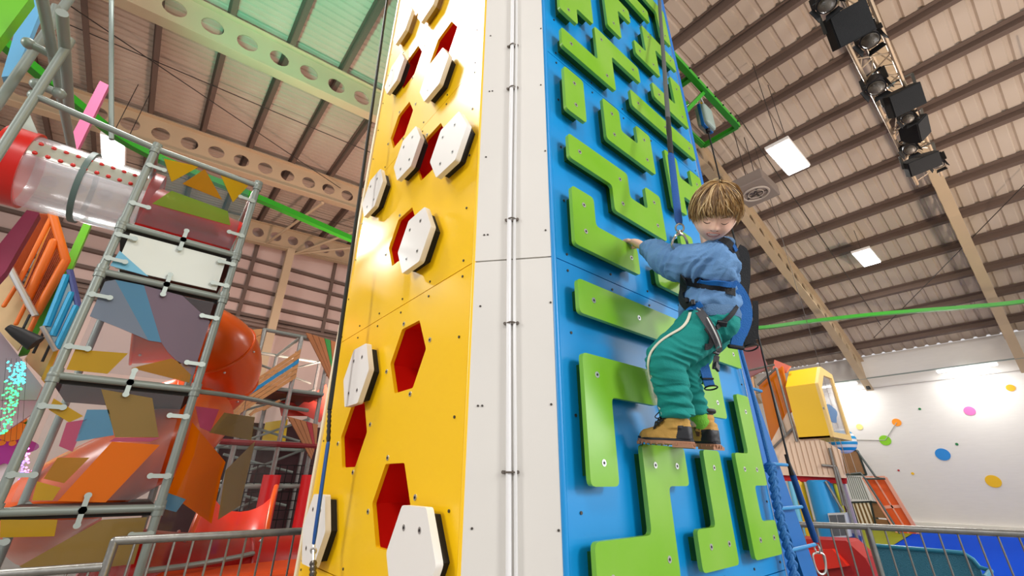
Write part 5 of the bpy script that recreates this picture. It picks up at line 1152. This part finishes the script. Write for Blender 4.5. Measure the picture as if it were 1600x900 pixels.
# ---- socks and boots
q = MB(); q.tube([anR+V((0, 0, .02)), anR+V((.004, -.008, -.02)), anR+V((.008, -.014, -.045)), anR+V((.012, -.008, -.07))], [.038, .035, .031, .018], 20); lab(q.build('sock', mat('green_sock', '#78C23C', .9, bump=.4, bscale=200), boy, smooth=True), 'green sock'); 
q = MB(); q.tube([anL, anL+V((0, 0, -.02))], .027, 16); q.build('sock', mat('green_sock', ''), boy, smooth=True)
def boot(hl, te, name, zip_open=False):
    hl = V(hl); te = V(te); ax = (te-hl); L = ax.length; ax.normalize(); sd_ = ax.cross(V((0, 0, 1))).normalized(); up = sd_.cross(ax); o = None
    def pt_(t, s, h): return hl+ax*(L*t)+sd_*s+up*h
    wid = lambda t: .030 if t <= 0 else .034*(1-.12*math.sin(min(1, t/.5)*PI))*(1 if t < .55 else 1)+(.004*math.sin((t-.4)/.6*PI) if t > .4 else 0)
    st = [(0.0, .014, .05), (.04, .026, .085), (.12, .031, .100), (.25, .033, .104), (.38, .033, .102), (.48, .032, .086), (.58, .033, .070), (.70, .035, .058), (.82, .035, .052), (.92, .030, .046), (.98, .018, .034), (1.0, .008, .024)]
    b = MB(); rg = []
    for t, w, h in st:
        r_ = []
        for j in range(18):
            a = PI*j/17; c_, s_ = math.cos(a), math.sin(a); r_.append(pt_(t, w*math.copysign(abs(c_)**.75, c_), .014+(h-.014)*s_**.62))
        rg.append(r_)
    b.loft(rg); b.tube([pt_(.30, 0, .05), pt_(.31, 0, .128)], [.042, .041], 20)
    me = voxel(b, .003, 5, .6)
    def dp(p, n_): return .0016*math.sin((p-hl).dot(up)*260)*(1 if (p-hl).dot(up) > .07 else 0)+.0012*noise.noise(p*60)
    o = finish(me, name, BOOT, disp=dp); b = MB()
    fp = []
    for j in range(28):
        a = 2*PI*j/28; t = .5-.53*math.cos(a); w = .040*abs(math.sin(a))**.6*(1 if t > .4 else .88); fp.append((t, math.copysign(w, math.sin(a)) if abs(math.sin(a)) > .01 else 0))
    b.prism([pt_(t, s, -.002+(.006*max(0, t-.8)*5)) for t, s in fp], up*.011); b.build('sole', SOLE, o, bevel=.002)
    b = MB(); b.prism([pt_(t*.985+.007, s*.98, .010+(.006*max(0, t-.8)*5)) for t, s in fp], up*.007); b.build('midsole', BLT, o)
    b = MB()
    for i in range(28):
        t, s = fp[i]; 
        if .34 < t < .44: continue
        p = pt_(t, s*1.0, .000); b.box(p, (.005, .006, .010), Matrix((tuple(ax), tuple(sd_), tuple(up))).transposed())
    b.box(pt_(.17, 0, -.006), (L*.36, .066, .012), Matrix((tuple(ax), tuple(sd_), tuple(up))).transposed()); b.build('tread', SOLE, o)
    bb = bvh_of(me, off)
    def patch(nm, tl, m, lift=.0030, sgn=1):
        b2 = MB()
        for s in (sgn,):
            P_ = []
            for t, h in tl:
                o_ = pt_(t, s*.09, h); loc, nr, i, d_ = bb.ray_cast(o_, -sd_*s); P_.append((loc if loc else pt_(t, s*.034, h))+sd_*s*lift)
            c_ = sum(P_, V((0, 0, 0)))/len(P_); b2.add(P_+[c_], [(i, (i+1) % len(P_), len(P_)) for i in range(len(P_))])
        return b2.build(nm, m, o, smooth=True)
    me.materials.append(BLT)
    for pl_ in o.data.polygons:
        c_ = pl_.center+off-hl; t = c_.dot(ax)/L; h = c_.dot(up)
        if (h < .060 and t < .27-(h-.02)*2.2*.6 and t < .30) or h > .116: pl_.material_index = 1
    b = MB(); cl = [pt_(.31+.25*math.cos(a)*1.0, .041*math.sin(a), .126-.004*math.cos(a)) for a in [2*PI*i/18 for i in range(19)]]; b.tube(cl, .0085, 10); b.build('padded_collar', BLT, o, smooth=True)
    b = MB()
    for i in range(5):
        t = .44+.05*i; h = .108-.0085*i; b.tube([pt_(t, -.036, h-.024), pt_(t+.012, -.022, h-.004), pt_(t-.002, .010, h+.003), pt_(t+.008, .034, h-.022)], .0024, 6)
        b.tube([pt_(t+.03, -.036, h-.026), pt_(t+.005, -.012, h+.002), pt_(t+.02, .026, h-.008)], .0024, 6)
    for s in (-1, 1): b.tube(cr([pt_(.50, s*.01, .108), pt_(.54, s*.030, .108), pt_(.62, s*.046, .088), pt_(.56, s*.040, .084), pt_(.50, s*.020, .104)], 4), .0020, 6)
    b.build('laces', LACE, o, smooth=True)
    b = MB(); b.tube([pt_(.62, s_, .071) for s_ in (-.028, -.014, 0, .014, .028)], .0012, 5)
    b.tube([pt_(.42, sd2*.034, .03) for sd2 in (1,)]+[pt_(.5, .034, .06), pt_(.60, .030, .068)], .0012, 5); b.build('seam', mat('seam_dark', '#7A5A28', .7), o)
    if zip_open:
        b = MB()
        for dt in (-.09, .13): b.ribbon([pt_(.30, -.0385, .035), pt_(.30+dt*.5, -.040, .075), pt_(.30+dt, -.042, .118)], .010, .003, -sd_)
        b.build('open_zip', mat('zip_brown', '#5C3A20', .6), o)
    return o
zt_h = G(0, 3)[1]+.004
hl1 = Un(1084, 698, 1.49); te1 = V((1.446, .976, zt_h-.001)); boot((hl1.x, hl1.y, hl1.z+.006), te1, 'boot')
hl2 = Un(1123, 700, 1.585); te2 = V((1.705, .972, zt_h+.002)); boot((hl2.x, hl2.y, hl2.z+.004), te2, 'boot', True)
# ---- harness: belts, leg loops, hanging tails, ring and carabiner
hn = MB(); hn.box(cast(1076, 470)[0], (.03, .012, .02)); hn = hn.build('harness', WB_B, boy, bevel=.003)
def hs_(nm, pts, w, m, **k_): return strap(nm, pts, w, m, hn, **k_)
hs_('waist_belt', [(1066, 436), (1080, 440), (1100, 443), (1125, 447), (1146, 456)], .040, WB_B, which=(1,), lift=.006)
hs_('waist_belt', [(1088, 436), (1108, 439), (1130, 441), (1148, 448)], .022, WB_U, which=(1,), lift=.010)
hs_('front_belt', [(1070, 432), (1069, 450), (1066, 466), (1076, 480), (1086, 474)], .032, WB_B, lift=.008)
hs_('leg_loop', [(1083, 478), (1096, 492), (1108, 510), (1117, 528), (1122, 545), (1119, 558)], .030, WB_G, lift=.006)
hs_('reflective_line', [(1088, 485), (1100, 492), (1110, 510), (1118, 528), (1122, 540)], .0035, mat('reflective', '#E8E8E4', .3), lift=.010)
hs_('leg_loop', [(1150, 478), (1142, 492), (1130, 503), (1118, 512)], .016, WB_B, lift=.006)
hs_('leg_loop', [(1103, 512), (1112, 525), (1108, 540), (1100, 542)], .022, WB_B, lift=.005)
hs_('blue_tab', [(1078, 486), (1086, 479), (1096, 474)], .022, WB_U, lift=.009)
q = MB(); q.box(cast(1081, 474)[0]-CF*.008, (.030, .014, .022), Matrix.Rotation(.6, 3, 'Z')); q.build('buckle', mat('buckle_black', '#202024', .35), hn, bevel=.003)
q = MB(); q.box(cast(1126, 506)[0]-CF*.006, (.034, .012, .022), HM); q.build('buckle', mat('buckle_black', ''), hn, bevel=.003)
def free(nm, pts, w, m, th=.003, nrm=None, sub=4):
    P_ = cr([Un(*p) for p in pts], sub); q = MB(); q.ribbon(P_, w, th, nrm or -CF); return q.build(nm, m, hn, smooth=True)
free('hanging_tail', [(1120, 556, 1.52), (1118, 568, 1.52), (1117, 577, 1.52)], .020, WB_G)
q = MB(); p_ = Un(1119, 550, 1.515); q.box(Un(1119, 552, 1.515), (.030, .010, .008)); q.box(Un(1120, 573, 1.515), (.026, .010, .028), Matrix.Rotation(.5, 3, 'Y')); q.build('tail_buckle', mat('buckle_black', ''), hn, bevel=.002)
free('shoulder_strap', [(1126, 373, 1.60), (1137, 378, 1.57), (1147, 390, 1.60), (1153, 404, 1.66)], .026, WB_B)
free('shoulder_strap', [(1140, 376, 1.59), (1146, 383, 1.585), (1151, 392, 1.60)], .012, WB_U)
free('back_strap', [(1152, 390, 1.68), (1161, 398, 1.68), (1163, 430, 1.68), (1160, 470, 1.67), (1166, 505, 1.66), (1173, 540, 1.66)], .046, WB_B, .006)
free('back_strap', [(1138, 440, 1.60), (1152, 452, 1.60), (1163, 472, 1.61), (1166, 498, 1.61), (1158, 522, 1.61)], .044, WB_U, .005)
free('hanging_tail', [(1158, 518, 1.60), (1152, 532, 1.60), (1150, 540, 1.60)], .046, WB_U, .008); 
q = MB(); q.tube([Un(1140, 541, 1.595), Un(1160, 544, 1.595)], .008, 10, round_end=True); q.build('end_bar', WB_B, hn, smooth=True)
q = MB(); q.ring(Un(1173, 543, 1.64), (CF+CU*1.2), .026, .003, 20, 6); q.build('gear_ring', BLK, hn, smooth=True)
free('hanging_tail', [(1180, 470, 1.72), (1181, 500, 1.72), (1180, 530, 1.72)], .022, WB_B)
free('hanging_tail', [(1086, 540, 1.70), (1097, 562, 1.67), (1105, 590, 1.64), (1109, 603, 1.63)], .038, WB_U, .005)
q = MB(); q.ring(Un(1111, 606, 1.62), (CF+CU*1.5), .023, .003, 20, 6); q.build('gear_ring', BLK, hn, smooth=True)
q = MB(); q.box(Un(1106, 592, 1.635), (.042, .01, .006), Matrix.Rotation(-.7, 3, 'Z')); q.build('slider', WB_B, hn)
# belay strap of the boy (hangs from the tower head, clips to his chest ring)
c0_ = Un(1066, 384, 1.66); sv = Un(1061, 350, 1.70); s1 = Un(1048, 240, 2.05); tp = H(1030, 0, 1, .93); dd = (tp-s1)
bs = thing('belay_strap', 'belay strap with blue sleeve, swivel and carabiner clipped to the boy\'s chest', 'rope', c0_)
q = MB(); q.tube([s1, tp, tp+dd*.12], .014, 8, flat=.35, up=CF); q.build('webbing', mat('grey_webbing', '#565A58', .6), bs, smooth=True)
q = MB(); q.tube([s1+(tp-s1)*t for t in (0, .03, .06, .09, .12, .15)], [.013, .015, .013, .015, .013, .014], 8, flat=.5, up=CF); q.build('stitching', mat('dark_webbing', ''), bs, smooth=True)
q = MB(); q.tube([sv, sv.lerp(s1, .04), s1.lerp(sv, .04), s1], [.012, .0165, .0165, .012], 10, flat=.4, up=CF); q.build('sleeve', BSL, bs, smooth=True)
q = MB(); q.ring(Un(1062, 356, 1.68), CF, .016, .0038, 20, 8); q.build('swivel', mat('polished_steel', '#C9C2B8', .25, metal=.95), bs, smooth=True)
q = MB(); q.tube([Un(1062, 361, 1.68), Un(1063, 367, 1.67)], .008, 10); q.build('swivel_body', mat('polished_steel', ''), bs, smooth=True)
q = MB(); q.tube(cr([Un(*p) for p in ((1062, 364, 1.66), (1055, 369, 1.65), (1050, 380, 1.65), (1053, 389, 1.66), (1066, 392, 1.66), (1074, 384, 1.66), (1070, 370, 1.65), (1062, 364, 1.66))], 5), .0048, 8); q.build('carabiner', mat('polished_steel', ''), bs, smooth=True)
